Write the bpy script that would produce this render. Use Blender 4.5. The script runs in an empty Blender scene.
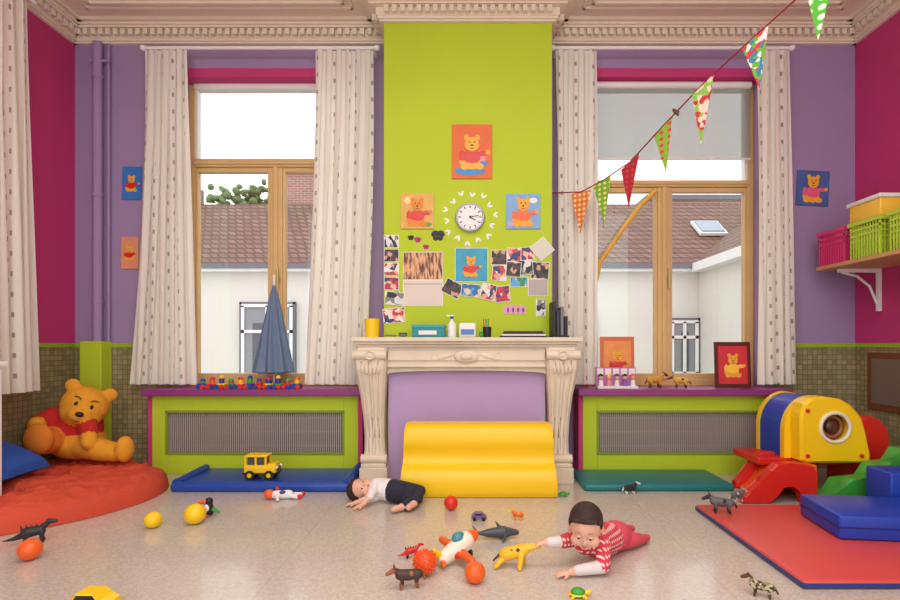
import bpy, bmesh, math, random
import numpy as np
from mathutils import Vector, Matrix, Euler, Quaternion, noise
random.seed(4)
F=520.0; CH=1.05; BW=4.444
def at(u,v,Y): return Vector(((u-470)*Y/F, Y, CH-(v-345)*Y/F))
def fl(u,v,z=0.0):
    Y=F*(CH-z)/(v-345); return Vector(((u-470)*Y/F,Y,z))
def lin(c):
    return tuple(((x/255)/12.92 if x/255<=.04045 else ((x/255+.055)/1.055)**2.4) for x in c[:3])+(1,)
# ---------------------------------------------------------------- materials
MC={}
def base(name):
    m=bpy.data.materials.new(name); m.use_nodes=True
    nt=m.node_tree; b=nt.nodes['Principled BSDF']
    return m,nt,b
def mth(nt,op,a,b=None,c=None):
    n=nt.nodes.new('ShaderNodeMath'); n.operation=op
    for i,x in enumerate((a,b,c)):
        if x is None: continue
        if isinstance(x,(int,float)): n.inputs[i].default_value=x
        else: nt.links.new(x,n.inputs[i])
    return n.outputs[0]
def mixc(nt,f,a,b):
    n=nt.nodes.new('ShaderNodeMix'); n.data_type='RGBA'
    if isinstance(f,(int,float)): n.inputs[0].default_value=f
    else: nt.links.new(f,n.inputs[0])
    for s,x in ((6,a),(7,b)):
        if isinstance(x,tuple): n.inputs[s].default_value=x
        else: nt.links.new(x,n.inputs[s])
    return n.outputs[2]
def M(rgb,rough=.55,var=.05,scale=6,bump=0,bscale=60,metal=0,coat=0,sss=0):
    key=(tuple(rgb),rough,var,scale,bump,bscale,metal,coat)
    if key in MC: return MC[key]
    m,nt,b=base('paint_%d_%d_%d'%tuple(rgb[:3]))
    tc=nt.nodes.new('ShaderNodeTexCoord')
    n=nt.nodes.new('ShaderNodeTexNoise'); n.inputs['Scale'].default_value=scale; n.inputs['Detail'].default_value=4
    nt.links.new(tc.outputs['Object'],n.inputs['Vector'])
    l=lin(rgb)
    a=tuple(min(1,x*(1+var)) for x in l[:3])+(1,); d=tuple(x*(1-var) for x in l[:3])+(1,)
    nt.links.new(mixc(nt,n.outputs['Fac'],d,a),b.inputs['Base Color'])
    b.inputs['Roughness'].default_value=rough; b.inputs['Metallic'].default_value=metal
    b.inputs['Coat Weight'].default_value=coat
    if sss: b.inputs['Subsurface Weight'].default_value=sss; b.inputs['Subsurface Radius'].default_value=(.02,.008,.005); b.inputs['Subsurface Scale'].default_value=.3
    if bump:
        n2=nt.nodes.new('ShaderNodeTexNoise'); n2.inputs['Scale'].default_value=bscale; n2.inputs['Detail'].default_value=3
        nt.links.new(tc.outputs['Object'],n2.inputs['Vector'])
        bp=nt.nodes.new('ShaderNodeBump'); bp.inputs['Strength'].default_value=bump; bp.inputs['Distance'].default_value=.01
        nt.links.new(n2.outputs['Fac'],bp.inputs['Height']); nt.links.new(bp.outputs[0],b.inputs['Normal'])
    MC[key]=m; return m
def wallcoord(nt,flag=False):
    tc=nt.nodes.new('ShaderNodeTexCoord'); s=nt.nodes.new('ShaderNodeSeparateXYZ')
    nt.links.new(tc.outputs['Object'],s.inputs[0])
    if flag: return mth(nt,'MULTIPLY',s.outputs[0],1.25), s.outputs[2], s
    return mth(nt,'ADD',s.outputs[0],s.outputs[1]), s.outputs[2], s
def brick(name,c1,c2,mort,w,h,ms,off=.5,rough=.6):
    m,nt,b=base(name)
    x,z,s=wallcoord(nt)
    cb=nt.nodes.new('ShaderNodeCombineXYZ')
    nt.links.new(x,cb.inputs[0]); nt.links.new(z,cb.inputs[1])
    t=nt.nodes.new('ShaderNodeTexBrick'); t.offset=off; nt.links.new(cb.outputs[0],t.inputs['Vector'])
    t.inputs['Color1'].default_value=lin(c1); t.inputs['Color2'].default_value=lin(c2); t.inputs['Mortar'].default_value=lin(mort)
    t.inputs['Scale'].default_value=1; t.inputs['Brick Width'].default_value=w; t.inputs['Row Height'].default_value=h
    t.inputs['Mortar Size'].default_value=ms; t.inputs['Bias'].default_value=0
    n=nt.nodes.new('ShaderNodeTexNoise'); n.inputs['Scale'].default_value=3
    nt.links.new(cb.outputs[0],n.inputs['Vector'])
    nt.links.new(mixc(nt,mth(nt,'MULTIPLY',n.outputs['Fac'],.35),t.outputs['Color'],lin(mort)),b.inputs['Base Color'])
    b.inputs['Roughness'].default_value=rough
    return m
def dots(name,c1,c2,sc=25,r=.28,rough=.8,flag=False):
    m,nt,b=base(name); x,z,s=wallcoord(nt,flag)
    fx=mth(nt,'SUBTRACT',mth(nt,'FRACT',mth(nt,'MULTIPLY',x,sc)),.5); fz=mth(nt,'SUBTRACT',mth(nt,'FRACT',mth(nt,'MULTIPLY',z,sc)),.5)
    d=mth(nt,'SQRT',mth(nt,'ADD',mth(nt,'MULTIPLY',fx,fx),mth(nt,'MULTIPLY',fz,fz)))
    nt.links.new(mixc(nt,mth(nt,'LESS_THAN',d,r),lin(c1),lin(c2)),b.inputs['Base Color']); b.inputs['Roughness'].default_value=rough
    return m
def patch(name,cols,sc=8,rough=.4,vor=True):
    m,nt,b=base(name); tc=nt.nodes.new('ShaderNodeTexCoord')
    if vor:
        v=nt.nodes.new('ShaderNodeTexVoronoi'); v.inputs['Scale'].default_value=sc
        nt.links.new(tc.outputs['Object'],v.inputs['Vector']); sp=nt.nodes.new('ShaderNodeSeparateColor'); nt.links.new(v.outputs['Color'],sp.inputs[0]); f=sp.outputs[0]
    else:
        mp=nt.nodes.new('ShaderNodeMapping'); mp.inputs['Scale'].default_value=(4,1,.8); nt.links.new(tc.outputs['Object'],mp.inputs['Vector'])
        v=nt.nodes.new('ShaderNodeTexNoise'); v.inputs['Scale'].default_value=sc; v.inputs['Detail'].default_value=5
        nt.links.new(mp.outputs[0],v.inputs['Vector']); f=v.outputs['Fac']
    r=nt.nodes.new('ShaderNodeValToRGB'); nt.links.new(f,r.inputs[0]); r.color_ramp.interpolation='CONSTANT' if vor else 'LINEAR'
    els=r.color_ramp.elements
    lo,hi=(0,1) if vor else (.3,.7)
    els[0].position=lo; els[0].color=lin(cols[0]); els[1].position=lo+(hi-lo)*(len(cols)-1)/len(cols); els[1].color=lin(cols[-1])
    for i,c in enumerate(cols[1:-1]):
        e=els.new(lo+(hi-lo)*(i+1)/len(cols)); e.color=lin(c)
    nt.links.new(r.outputs[0],b.inputs['Base Color']); b.inputs['Roughness'].default_value=rough
    return m
def curtain_mat():
    m,nt,b=base('curtain_cotton_print'); uv=nt.nodes.new('ShaderNodeTexCoord'); s=nt.nodes.new('ShaderNodeSeparateXYZ')
    nt.links.new(uv.outputs['UV'],s.inputs[0])
    x=mth(nt,'MULTIPLY',s.outputs[0],1/.10); y=mth(nt,'MULTIPLY',s.outputs[1],1/.14)
    y=mth(nt,'ADD',y,mth(nt,'MULTIPLY',mth(nt,'FLOOR',x),.37))
    fx=mth(nt,'ABSOLUTE',mth(nt,'SUBTRACT',mth(nt,'FRACT',x),.5)); fy=mth(nt,'ABSOLUTE',mth(nt,'SUBTRACT',mth(nt,'FRACT',y),.5))
    k=mth(nt,'MULTIPLY',mth(nt,'LESS_THAN',fx,.055),mth(nt,'LESS_THAN',fy,.12))
    k=mth(nt,'MULTIPLY',k,.8)
    nt.links.new(mixc(nt,k,lin((248,244,232)),lin((110,70,85))),b.inputs['Base Color'])
    b.inputs['Roughness'].default_value=.9
    tr=nt.nodes.new('ShaderNodeBsdfTranslucent'); tr.inputs[0].default_value=lin((250,244,228))
    mx=nt.nodes.new('ShaderNodeMixShader'); mx.inputs[0].default_value=.3
    nt.links.new(b.outputs[0],mx.inputs[1]); nt.links.new(tr.outputs[0],mx.inputs[2])
    nt.links.new(mx.outputs[0],nt.nodes['Material Output'].inputs[0]); return m
def glass_mat():
    m,nt,b=base('window_glass'); t=nt.nodes.new('ShaderNodeBsdfTransparent'); g=nt.nodes.new('ShaderNodeBsdfGlossy'); g.inputs['Roughness'].default_value=.02
    mx=nt.nodes.new('ShaderNodeMixShader'); mx.inputs[0].default_value=.04
    nt.links.new(t.outputs[0],mx.inputs[1]); nt.links.new(g.outputs[0],mx.inputs[2]); nt.links.new(mx.outputs[0],nt.nodes['Material Output'].inputs[0]); return m
def blind_mat():
    m,nt,b=base('roller_blind_fabric'); t=nt.nodes.new('ShaderNodeBsdfTransparent'); t.inputs[0].default_value=(.6,.61,.6,1)
    b.inputs['Base Color'].default_value=lin((225,225,218)); b.inputs['Roughness'].default_value=.8
    mx=nt.nodes.new('ShaderNodeMixShader'); mx.inputs[0].default_value=.3
    nt.links.new(t.outputs[0],mx.inputs[1]); nt.links.new(b.outputs[0],mx.inputs[2]); nt.links.new(mx.outputs[0],nt.nodes['Material Output'].inputs[0]); return m
def floor_mat():
    m,nt,b=base('terrazzo_floor'); tc=nt.nodes.new('ShaderNodeTexCoord')
    v=nt.nodes.new('ShaderNodeTexVoronoi'); v.inputs['Scale'].default_value=110; nt.links.new(tc.outputs['Object'],v.inputs['Vector'])
    sp=nt.nodes.new('ShaderNodeSeparateColor'); nt.links.new(v.outputs['Color'],sp.inputs[0])
    n2=nt.nodes.new('ShaderNodeTexNoise'); n2.inputs['Scale'].default_value=1.6; n2.inputs['Detail'].default_value=6; nt.links.new(tc.outputs['Object'],n2.inputs['Vector'])
    c=mixc(nt,sp.outputs[0],lin((190,180,166)),lin((214,205,192)))
    c=mixc(nt,mth(nt,'MULTIPLY',n2.outputs['Fac'],.5),c,lin((190,177,160)))
    s=nt.nodes.new('ShaderNodeSeparateXYZ'); nt.links.new(tc.outputs['Object'],s.inputs[0])
    j1=mth(nt,'LESS_THAN',mth(nt,'FRACT',mth(nt,'MULTIPLY',mth(nt,'ADD',s.outputs[0],.9),.5)),.002)
    c=mixc(nt,mth(nt,'MULTIPLY',j1,.35),c,lin((140,124,108)))
    nt.links.new(c,b.inputs['Base Color']); b.inputs['Coat Weight'].default_value=.35; b.inputs['Coat Roughness'].default_value=.08
    nt.links.new(mth(nt,'ADD',mth(nt,'MULTIPLY',n2.outputs['Fac'],.2),.14),b.inputs['Roughness']); return m
m_purple=M((158,134,172),.75,.05,2,.1,30); m_pink=M((196,54,118),.7,.06,2,.1,30); m_lime=M((184,206,38),.7,.05,2,.1,30)
m_plaster=M((234,220,198),.7,.05,3,.1,40); m_ceil=M((234,218,196),.8,.05,2)
m_tile=brick('mosaic_wallpaper',(172,156,112),(130,124,84),(112,102,74),.042,.042,.003,0,.6)
m_grn2=M((150,180,40),.5); m_wood=M((216,180,120),.45,.12,3); m_sill=M((140,52,122),.4,.05)
m_marble=M((224,210,186),.35,.16,5,.15,14); m_lilac=M((186,158,200),.7)
m_curt=curtain_mat(); m_glass=glass_mat(); m_blind=blind_mat(); m_floor=floor_mat()
m_white=M((238,237,232),.5); m_black=M((28,28,30),.5); m_yel=M((250,206,16),.38,.03); m_red=M((214,40,28),.35); m_org=M((240,100,30),.35)
m_blue=M((28,64,160),.35); m_green=M((60,160,60),.35); m_grey=M((110,112,116),.5); m_brown=M((96,58,34),.6); m_teal=M((30,140,150),.4)
m_skin=M((230,180,152),.5,.04,20,sss=.25); m_hair=M((52,34,26),.7,.3,60,.5,120); m_jean=M((38,42,60),.85,.1,80,.3,150)
m_bear=M((232,160,40),.9,.1,30,.5,90); m_bearor=M((226,132,40),.9,.1,30,.5,90); m_dkwood=M((120,66,36),.5,.2,4)
# ---------------------------------------------------------------- mesh builder
def R3(e): return Euler(e).to_matrix() if e else Matrix.Identity(3)
class MB:
    def __init__(s,name): s.name=name; s.bm=bmesh.new(); s.mats=[]
    def mi(s,m):
        if m not in s.mats: s.mats.append(m)
        return s.mats.index(m)
    def fin(s,b,mat,smooth,T=None):
        if T is not None: bmesh.ops.transform(b,matrix=T,verts=b.verts)
        bmesh.ops.recalc_face_normals(b,faces=b.faces)
        i=s.mi(mat)
        for f in b.faces: f.material_index=i; f.smooth=smooth
        if smooth:
            for e in b.edges:
                if len(e.link_faces)==2 and e.calc_face_angle(0)>.9: e.smooth=False
        me=bpy.data.meshes.new('t'); b.to_mesh(me); b.free(); s.bm.from_mesh(me); bpy.data.meshes.remove(me)
    def box(s,c,size,mat,rot=None,bev=0,seg=2):
        b=bmesh.new(); bmesh.ops.create_cube(b,size=1)
        for v in b.verts: v.co=Vector((v.co.x*size[0],v.co.y*size[1],v.co.z*size[2]))
        if bev: bmesh.ops.bevel(b,geom=b.edges[:],offset=bev,segments=seg,profile=.5,affect='EDGES')
        s.fin(b,mat,False if not bev or seg<3 else True,Matrix.Translation(c)@R3(rot).to_4x4())
    def bx(s,x0,x1,y0,y1,z0,z1,mat,bev=0,seg=2): s.box(((x0+x1)/2,(y0+y1)/2,(z0+z1)/2),(x1-x0,y1-y0,z1-z0),mat,None,bev,seg)
    def cyl(s,a,b_,r1,r2,mat,seg=20):
        a=Vector(a);b_=Vector(b_); d=b_-a; b=bmesh.new()
        bmesh.ops.create_cone(b,cap_ends=True,segments=seg,radius1=r1,radius2=r2,depth=d.length)
        T=Matrix.Translation((a+b_)/2)@d.to_track_quat('Z','Y').to_matrix().to_4x4()
        s.fin(b,mat,False if seg<10 else True,T)
    def ball(s,c,r,mat,rot=None,seg=20,R=None):
        b=bmesh.new(); bmesh.ops.create_uvsphere(b,u_segments=seg,v_segments=max(6,seg//2+2),radius=1)
        if isinstance(r,(int,float)): r=(r,r,r)
        RR=(R if R is not None else R3(rot)).to_4x4()
        s.fin(b,mat,True,Matrix.Translation(c)@RR@Matrix.Diagonal((*r,1)))
    def prism(s,pts,lo,hi,mat,axis='Y',bev=0,seg=2,smooth=False):
        b=bmesh.new()
        def mk(p,t):
            return (p[0],t,p[1]) if axis=='Y' else ((t,p[0],p[1]) if axis=='X' else (p[0],p[1],t))
        v=[b.verts.new(mk(p,lo)) for p in pts]; w=[b.verts.new(mk(p,hi)) for p in pts]
        n=len(pts); b.faces.new(v); b.faces.new(w[::-1])
        for i in range(n): b.faces.new((v[i],w[i],w[(i+1)%n],v[(i+1)%n]))
        if bev:
            es=[e for e in b.edges if (e.verts[0] in v)==(e.verts[1] in v)]
            bmesh.ops.bevel(b,geom=es,offset=bev,segments=seg,profile=.5,affect='EDGES')
        s.fin(b,mat,smooth)
    def tube(s,pts,r,mat,seg=10):
        pts=[Vector(p) for p in pts]; b=bmesh.new(); rings=[]
        for i,p in enumerate(pts):
            d=(pts[min(i+1,len(pts)-1)]-pts[max(i-1,0)]).normalized(); q=d.to_track_quat('Z','Y')
            rr=r[i] if isinstance(r,(list,tuple)) else r
            rings.append([b.verts.new(p+q@Vector((rr*math.cos(t*2*math.pi/seg),rr*math.sin(t*2*math.pi/seg),0))) for t in range(seg)])
        for i in range(len(pts)-1):
            for t in range(seg): b.faces.new((rings[i][t],rings[i][(t+1)%seg],rings[i+1][(t+1)%seg],rings[i+1][t]))
        b.faces.new(rings[0][::-1]); b.faces.new(rings[-1]); s.fin(b,mat,True)
    def lathe(s,c,prof,mat,seg=28,fn=None,rot=None,smooth=True):
        b=bmesh.new(); rings=[]
        for r,z in prof:
            rings.append([b.verts.new(((fn(t*2*math.pi/seg,r,z) if fn else r)*math.cos(t*2*math.pi/seg),(fn(t*2*math.pi/seg,r,z) if fn else r)*math.sin(t*2*math.pi/seg),z)) for t in range(seg)])
        for i in range(len(prof)-1):
            for t in range(seg): b.faces.new((rings[i][t],rings[i][(t+1)%seg],rings[i+1][(t+1)%seg],rings[i+1][t]))
        b.faces.new(rings[0][::-1]); b.faces.new(rings[-1])
        s.fin(b,mat,smooth,Matrix.Translation(c)@R3(rot).to_4x4())
    def torus(s,c,R,r,mat,rot=None,seg=32,ss=10):
        b=bmesh.new(); g=[]
        for i in range(seg):
            a=i*2*math.pi/seg
            g.append([b.verts.new(((R+r*math.cos(t*2*math.pi/ss))*math.cos(a),(R+r*math.cos(t*2*math.pi/ss))*math.sin(a),r*math.sin(t*2*math.pi/ss))) for t in range(ss)])
        for i in range(seg):
            for t in range(ss): b.faces.new((g[i][t],g[(i+1)%seg][t],g[(i+1)%seg][(t+1)%ss],g[i][(t+1)%ss]))
        s.fin(b,mat,True,Matrix.Translation(c)@R3(rot).to_4x4())
    def done(s,parent=None):
        me=bpy.data.meshes.new(s.name); s.bm.to_mesh(me); s.bm.free()
        for m in s.mats: me.materials.append(m)
        o=bpy.data.objects.new(s.name,me); bpy.context.scene.collection.objects.link(o)
        if parent: o.parent=parent
        return o
def empty(name):
    o=bpy.data.objects.new(name,None); bpy.context.scene.collection.objects.link(o); o.empty_display_size=.1; return o
def simple(name,x0,x1,y0,y1,z0,z1,mat):
    b=MB(name); b.bx(x0,x1,y0,y1,z0,z1,mat); return b.done()
def C(a,b,ra,rb,m): return ('c',Vector(a),Vector(b),ra,rb,m)
def E(c,r,m,rot=None,R=None): return ('e',Vector(c),Vector(r if not isinstance(r,(int,float)) else (r,r,r)),R if R is not None else R3(rot),m)
def fuse(name,prims,voxel=.006,smooth=3,parent=None,T=None):
    mats=[]; bm=bmesh.new()
    if T is not None:
        Tr=T.to_3x3(); sc=T.to_scale()[0]; Rn=Tr.normalized(); n=[]
        for p in prims:
            if p[0]=='c': n.append(('c',T@p[1],T@p[2],p[3]*sc,p[4]*sc,p[5]))
            else: n.append(('e',T@p[1],p[2]*sc,Rn@p[3],p[4]))
        prims=n; voxel*=sc
    for p in prims:
        if p[0]=='e':
            bmesh.ops.create_uvsphere(bm,u_segments=20,v_segments=12,radius=1,matrix=Matrix.Translation(p[1])@p[3].to_4x4()@Matrix.Diagonal((*p[2],1)))
        else:
            a,b,ra,rb=p[1:5]; d=b-a
            if d.length<1e-6: d=Vector((0,0,1e-4))
            q=d.to_track_quat('Z','Y'); S=14; rings=[]
            for cen,r,ph in [(a,ra,-65),(a,ra,-35),(a,ra,0),(b,rb,0),(b,rb,35),(b,rb,65)]:
                ph=math.radians(ph)
                rings.append([bm.verts.new(cen+q@Vector((r*math.cos(ph)*math.cos(t*2*math.pi/S),r*math.cos(ph)*math.sin(t*2*math.pi/S),r*math.sin(ph)))) for t in range(S)])
            t0=bm.verts.new(a-q@Vector((0,0,ra))); t1=bm.verts.new(b+q@Vector((0,0,rb)))
            for i in range(5):
                for t in range(S): bm.faces.new((rings[i][t],rings[i][(t+1)%S],rings[i+1][(t+1)%S],rings[i+1][t]))
            for t in range(S):
                bm.faces.new((rings[0][(t+1)%S],rings[0][t],t0)); bm.faces.new((rings[5][t],rings[5][(t+1)%S],t1))
    me=bpy.data.meshes.new(name); bm.to_mesh(me); bm.free()
    o=bpy.data.objects.new(name,me); bpy.context.scene.collection.objects.link(o)
    r=o.modifiers.new('r','REMESH'); r.mode='VOXEL'; r.voxel_size=voxel
    s=o.modifiers.new('s','SMOOTH'); s.factor=.5; s.iterations=smooth
    dg=bpy.context.evaluated_depsgraph_get(); dg.update()
    nm=bpy.data.meshes.new_from_object(o.evaluated_get(dg)); o.modifiers.clear(); o.data=nm; bpy.data.meshes.remove(me); nm.name=name
    n=len(nm.polygons); cen=np.zeros(n*3); nm.polygons.foreach_get('center',cen); cen=cen.reshape(-1,3)
    best=np.full(n,1e9); idx=np.zeros(n,dtype=np.int32)
    nm.materials.clear()
    for p in prims:
        m=p[-1]
        if m not in mats: mats.append(m); nm.materials.append(m)
        k=mats.index(m)
        if p[0]=='e':
            R=np.array(p[3]); q=(cen-np.array(p[1]))@R; rr=np.array(p[2]); l=np.linalg.norm(q/rr,axis=1)
            g=np.linalg.norm(q/(rr*rr),axis=1)+1e-9; d=l*(l-1)/g
        else:
            a=np.array(p[1]);b=np.array(p[2]); ab=b-a; t=np.clip(((cen-a)@ab)/(ab@ab+1e-12),0,1)
            d=np.linalg.norm(cen-a-t[:,None]*ab,axis=1)-(p[3]+(p[4]-p[3])*t)
        w=d<best; best[w]=d[w]; idx[w]=k
    nm.polygons.foreach_set('material_index',idx); nm.polygons.foreach_set('use_smooth',np.ones(n,dtype=bool)); nm.update()
    if parent: o.parent=parent
    return o
# ================================================================ ROOM
XL,XR=-3.376,3.29; ZC=3.76; Y0=-1.6; T=.3
simple('floor',XL-.1,XR+.1,Y0,BW+T,-.1,0,m_floor)
simple('ceiling',XL-.1,XR+.1,Y0,BW+T,ZC,ZC+.1,m_ceil)
simple('wall_left',XL-.12,XL,Y0,BW+T,0,ZC,m_pink)
simple('wall_right',XR,XR+.12,Y0,BW+T,0,ZC,m_pink)
OL=(-2.48,-.925); OR=(.925,2.50); ZS=.68; ZT=3.417
b=MB('wall_back')
for x0,x1 in ((XL,OL[0]),(OL[1],OR[0]),(OR[1],XR)): b.bx(x0,x1,BW,BW+T,0,ZC,m_purple)
for x0,x1 in (OL,OR):
    b.bx(x0,x1,BW,BW+T,0,ZS,m_purple); b.bx(x0,x1,BW,BW+T,ZT,ZC,m_purple)
    b.bx(x0,x1,BW+.001,BW+.14,ZT-.075,ZT,m_pink)
b.done()
BX0,BX1,BY=-.685,.653,4.14
simple('chimney_breast',BX0,BX1,BY,BW,0,ZC,m_lime)
b=MB('trim_cornice')
def cornice(p,q,n,ext=0):
    P=Vector(p);Q=Vector(q);N=Vector(n);d=(Q-P); L=d.length; d.normalize()
    for z0,z1,pr in ((3.61,3.625,.03),(3.625,3.645,.045),(3.645,3.705,.055),(3.705,3.72,.105),(3.72,3.735,.125),(3.735,ZC,.16)):
        e=ext*pr; c=(P+Q)/2+N*(pr/2); sx=abs(d.x)*L+abs(N.x)*pr+2*e*abs(d.x); sy=abs(d.y)*L+abs(N.y)*pr+2*e*abs(d.y)
        b.box((c.x,c.y,(z0+z1)/2),(sx,sy,z1-z0),m_plaster)
    k=int(L/.062)
    for i in range(k):
        c=P+d*(i+.5)*(L/k)+N*.075
        b.box((c.x,c.y,3.676),(.036*abs(d.x)+.045*abs(N.x),.036*abs(d.y)+.045*abs(N.y),.05),m_plaster)
cornice((XL,BW,0),(BX0,BW,0),(0,-1,0)); cornice((BX1,BW,0),(XR,BW,0),(0,-1,0))
cornice((BX0,BY,0),(BX1,BY,0),(0,-1,0),1)
cornice((BX0,BY,0),(BX0,BW,0),(-1,0,0)); cornice((BX1,BY,0),(BX1,BW,0),(1,0,0))
cornice((XL,-1,0),(XL,BW,0),(1,0,0)); cornice((XR,-1,0),(XR,BW,0),(-1,0,0))
for (x0,x1) in ((XL+.3,BX0-.25),(BX1+.25,XR-.3)):
    for o in (0,.06):
        b.bx(x0+o,x1-o,BW-.27-o-.02,BW-.27-o,ZC-.02,ZC,m_plaster)
        b.bx(x0+o,x0+o+.02,1.5,BW-.27-o,ZC-.02,ZC,m_plaster); b.bx(x1-o-.02,x1-o,1.5,BW-.27-o,ZC-.02,ZC,m_plaster)
b.done()
b=MB('trim_wainscot')
ZW=1.03
b.bx(XL,OL[0]-.02,BW-.012,BW,0,ZW,m_tile); b.bx(OR[1]+.02,XR,BW-.012,BW,0,ZW,m_tile)
b.bx(XL,XL+.012,Y0,BW-.012,0,ZW,m_tile); b.bx(XR-.012,XR,Y0,BW-.012,0,ZW,m_tile)
z=ZW
b.bx(XL,OL[0]-.02,BW-.02,BW,z,z+.035,m_grn2); b.bx(OR[1]+.02,XR,BW-.02,BW,z,z+.035,m_grn2)
b.bx(XL,XL+.02,Y0,BW-.02,z,z+.035,m_grn2); b.bx(XR-.02,XR,Y0,BW-.02,z,z+.035,m_grn2)
b.done()
b=MB('heating_pipe')
X=-3.14
b.cyl((X,4.385,1.07),(X,4.385,3.6),.036,.036,m_purple); b.cyl((X+.075,4.41,1.07),(X+.075,4.41,3.6),.012,.012,m_purple,14)
for z in (1.4,2.3,3.3): b.cyl((X,4.385,z),(X,4.385,z+.03),.042,.042,m_purple)
b.cyl((X-.07,4.39,3.45),(X+.1,4.39,3.45),.014,.014,m_purple,14)
b.bx(X-.09,X+.09,4.3,4.43,.0,1.08,m_lime,.006)
b.done()
def window(name,O,ztr0,ztr1,blind):
    x0,x1=O; b=MB(name); y0,y1=4.58,4.66; xm=1.709 if x0>0 else -1.709; w=.055
    b.bx(x0,x0+w,y0,y1,ZS,ZT,m_wood,.006); b.bx(x1-w,x1,y0,y1,ZS,ZT,m_wood,.006)
    b.bx(x0+w,x1-w,y0-.02,y1,3.30,ZT,m_white,.006)
    b.bx(x0+w,x1-w,y0-.015,y1,ztr0,ztr1,m_wood,.01); b.bx(x0+w,x1-w,y0-.03,y0,ztr0+.02,ztr0+.045,m_wood,.006)
    b.bx(x0+w,x1-w,y0,y1,ZS,ZS+.07,m_wood,.006)
    b.bx(xm-.055,xm+.055,y0,y1,ZS+.07,ztr0,m_wood,.006); b.bx(xm-.02,xm+.02,y0-.02,y0,ZS+.07,ztr0,m_wood,.006)
    for a,c in ((x0+w,xm-.055),(xm+.055,x1-w)):
        b.bx(a,a+.022,y0+.01,y1-.01,ZS+.07,ztr0,m_wood,.004); b.bx(c-.022,c,y0+.01,y1-.01,ZS+.07,ztr0,m_wood,.004)
        b.bx(a+.022,c-.022,y0+.01,y1-.01,ztr0-.04,ztr0,m_wood,.004); b.bx(a+.022,c-.022,y0+.01,y1-.01,ZS+.07,ZS+.12,m_wood,.004)
        b.bx(a+.022,c-.022,y0+.035,y0+.04,ZS+.12,ztr0-.04,m_glass)
    for s_,t_ in ((x0+w,x0+w+.02),(x1-w-.02,x1-w)): b.bx(s_,t_,y0+.01,y1-.01,ztr1,3.30,m_white)
    b.bx(x0+w,x1-w,y0+.035,y0+.04,ztr1,3.30,m_glass)
    br=M((190,170,110),.3,metal=1)
    b.cyl((xm+.03,y0-.04,1.55),(xm+.03,y0-.04,1.72),.008,.008,br,12); b.box((xm+.03,y0-.022,1.63),(.02,.03,.04),br)
    b.done()
    if blind:
        c=MB('roller_blind'); c.bx(x0+.06,x1-.06,y0-.05,y0-.048,ztr1+.18,3.32,m_blind); c.cyl((x0+.06,y0-.05,ztr1+.17),(x1-.06,y0-.05,ztr1+.17),.01,.01,m_white,14)
        c.cyl((x0+.06,y0-.055,3.31),(x1-.06,y0-.055,3.31),.03,.03,m_white,16); c.done()
window('window_1',OL,2.615,2.69,False); window('window_2',OR,2.44,2.50,True)
def radcover(u0,u1,name,sname):
    Yf=4.22; x0=(u0-470)*Yf/F; x1=(u1-470)*Yf/F; b=MB(name); z1=.64
    gx0,gx1=x0+.12,x1-.12; gz0,gz1=.17,.51
    yb=BW-.012
    b.bx(x0,gx0,Yf,Yf+.03,0,z1,m_lime,.004); b.bx(gx1,x1,Yf,Yf+.03,0,z1,m_lime,.004)
    b.bx(gx0,gx1,Yf,Yf+.03,gz1,z1,m_lime,.004); b.bx(gx0,gx1,Yf,Yf+.03,0,gz0,m_lime,.004)
    b.bx(x0-.035,x0,Yf+.005,yb,0,z1,m_pink); b.bx(x1,x1+.035,Yf+.005,yb,0,z1,m_pink)
    gm=M((176,166,158),.5,metal=.2); bd=M((130,150,40),.5)
    b.bx(gx0,gx1,Yf+.06,Yf+.065,gz0,gz1,M((116,106,102),.7))
    n=int((gx1-gx0)/.0165)
    for i in range(n): 
        x=gx0+(i+.5)*(gx1-gx0)/n; b.bx(x-.0045,x+.0045,Yf+.018,Yf+.03,gz0,gz1,gm)
    for i in range(3): z=gz0+(i+.5)*(gz1-gz0)/3; b.bx(gx0,gx1,Yf+.03,Yf+.036,z-.004,z+.004,gm)
    for z in (gz0,gz1): b.bx(gx0-.012,gx1+.012,Yf-.008,Yf,z-.01,z+.01,bd,.003)
    for x in (gx0,gx1): b.bx(x-.01,x+.01,Yf-.008,Yf,gz0,gz1,bd,.003)
    b.done()
    s=MB(sname); s.bx(x0-.05,x1+.05,4.15,BW-.001,z1+.001,.695,m_sill,.008)
    o0,o1=(OL if x0<0 else OR); s.bx(o0+.001,o1-.001,BW,BW+.135,ZS+.001,.695,m_sill); s.done()
radcover(152,358,'radiator_cover','window_sill'); radcover(583,782,'radiator_cover','window_sill')
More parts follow.
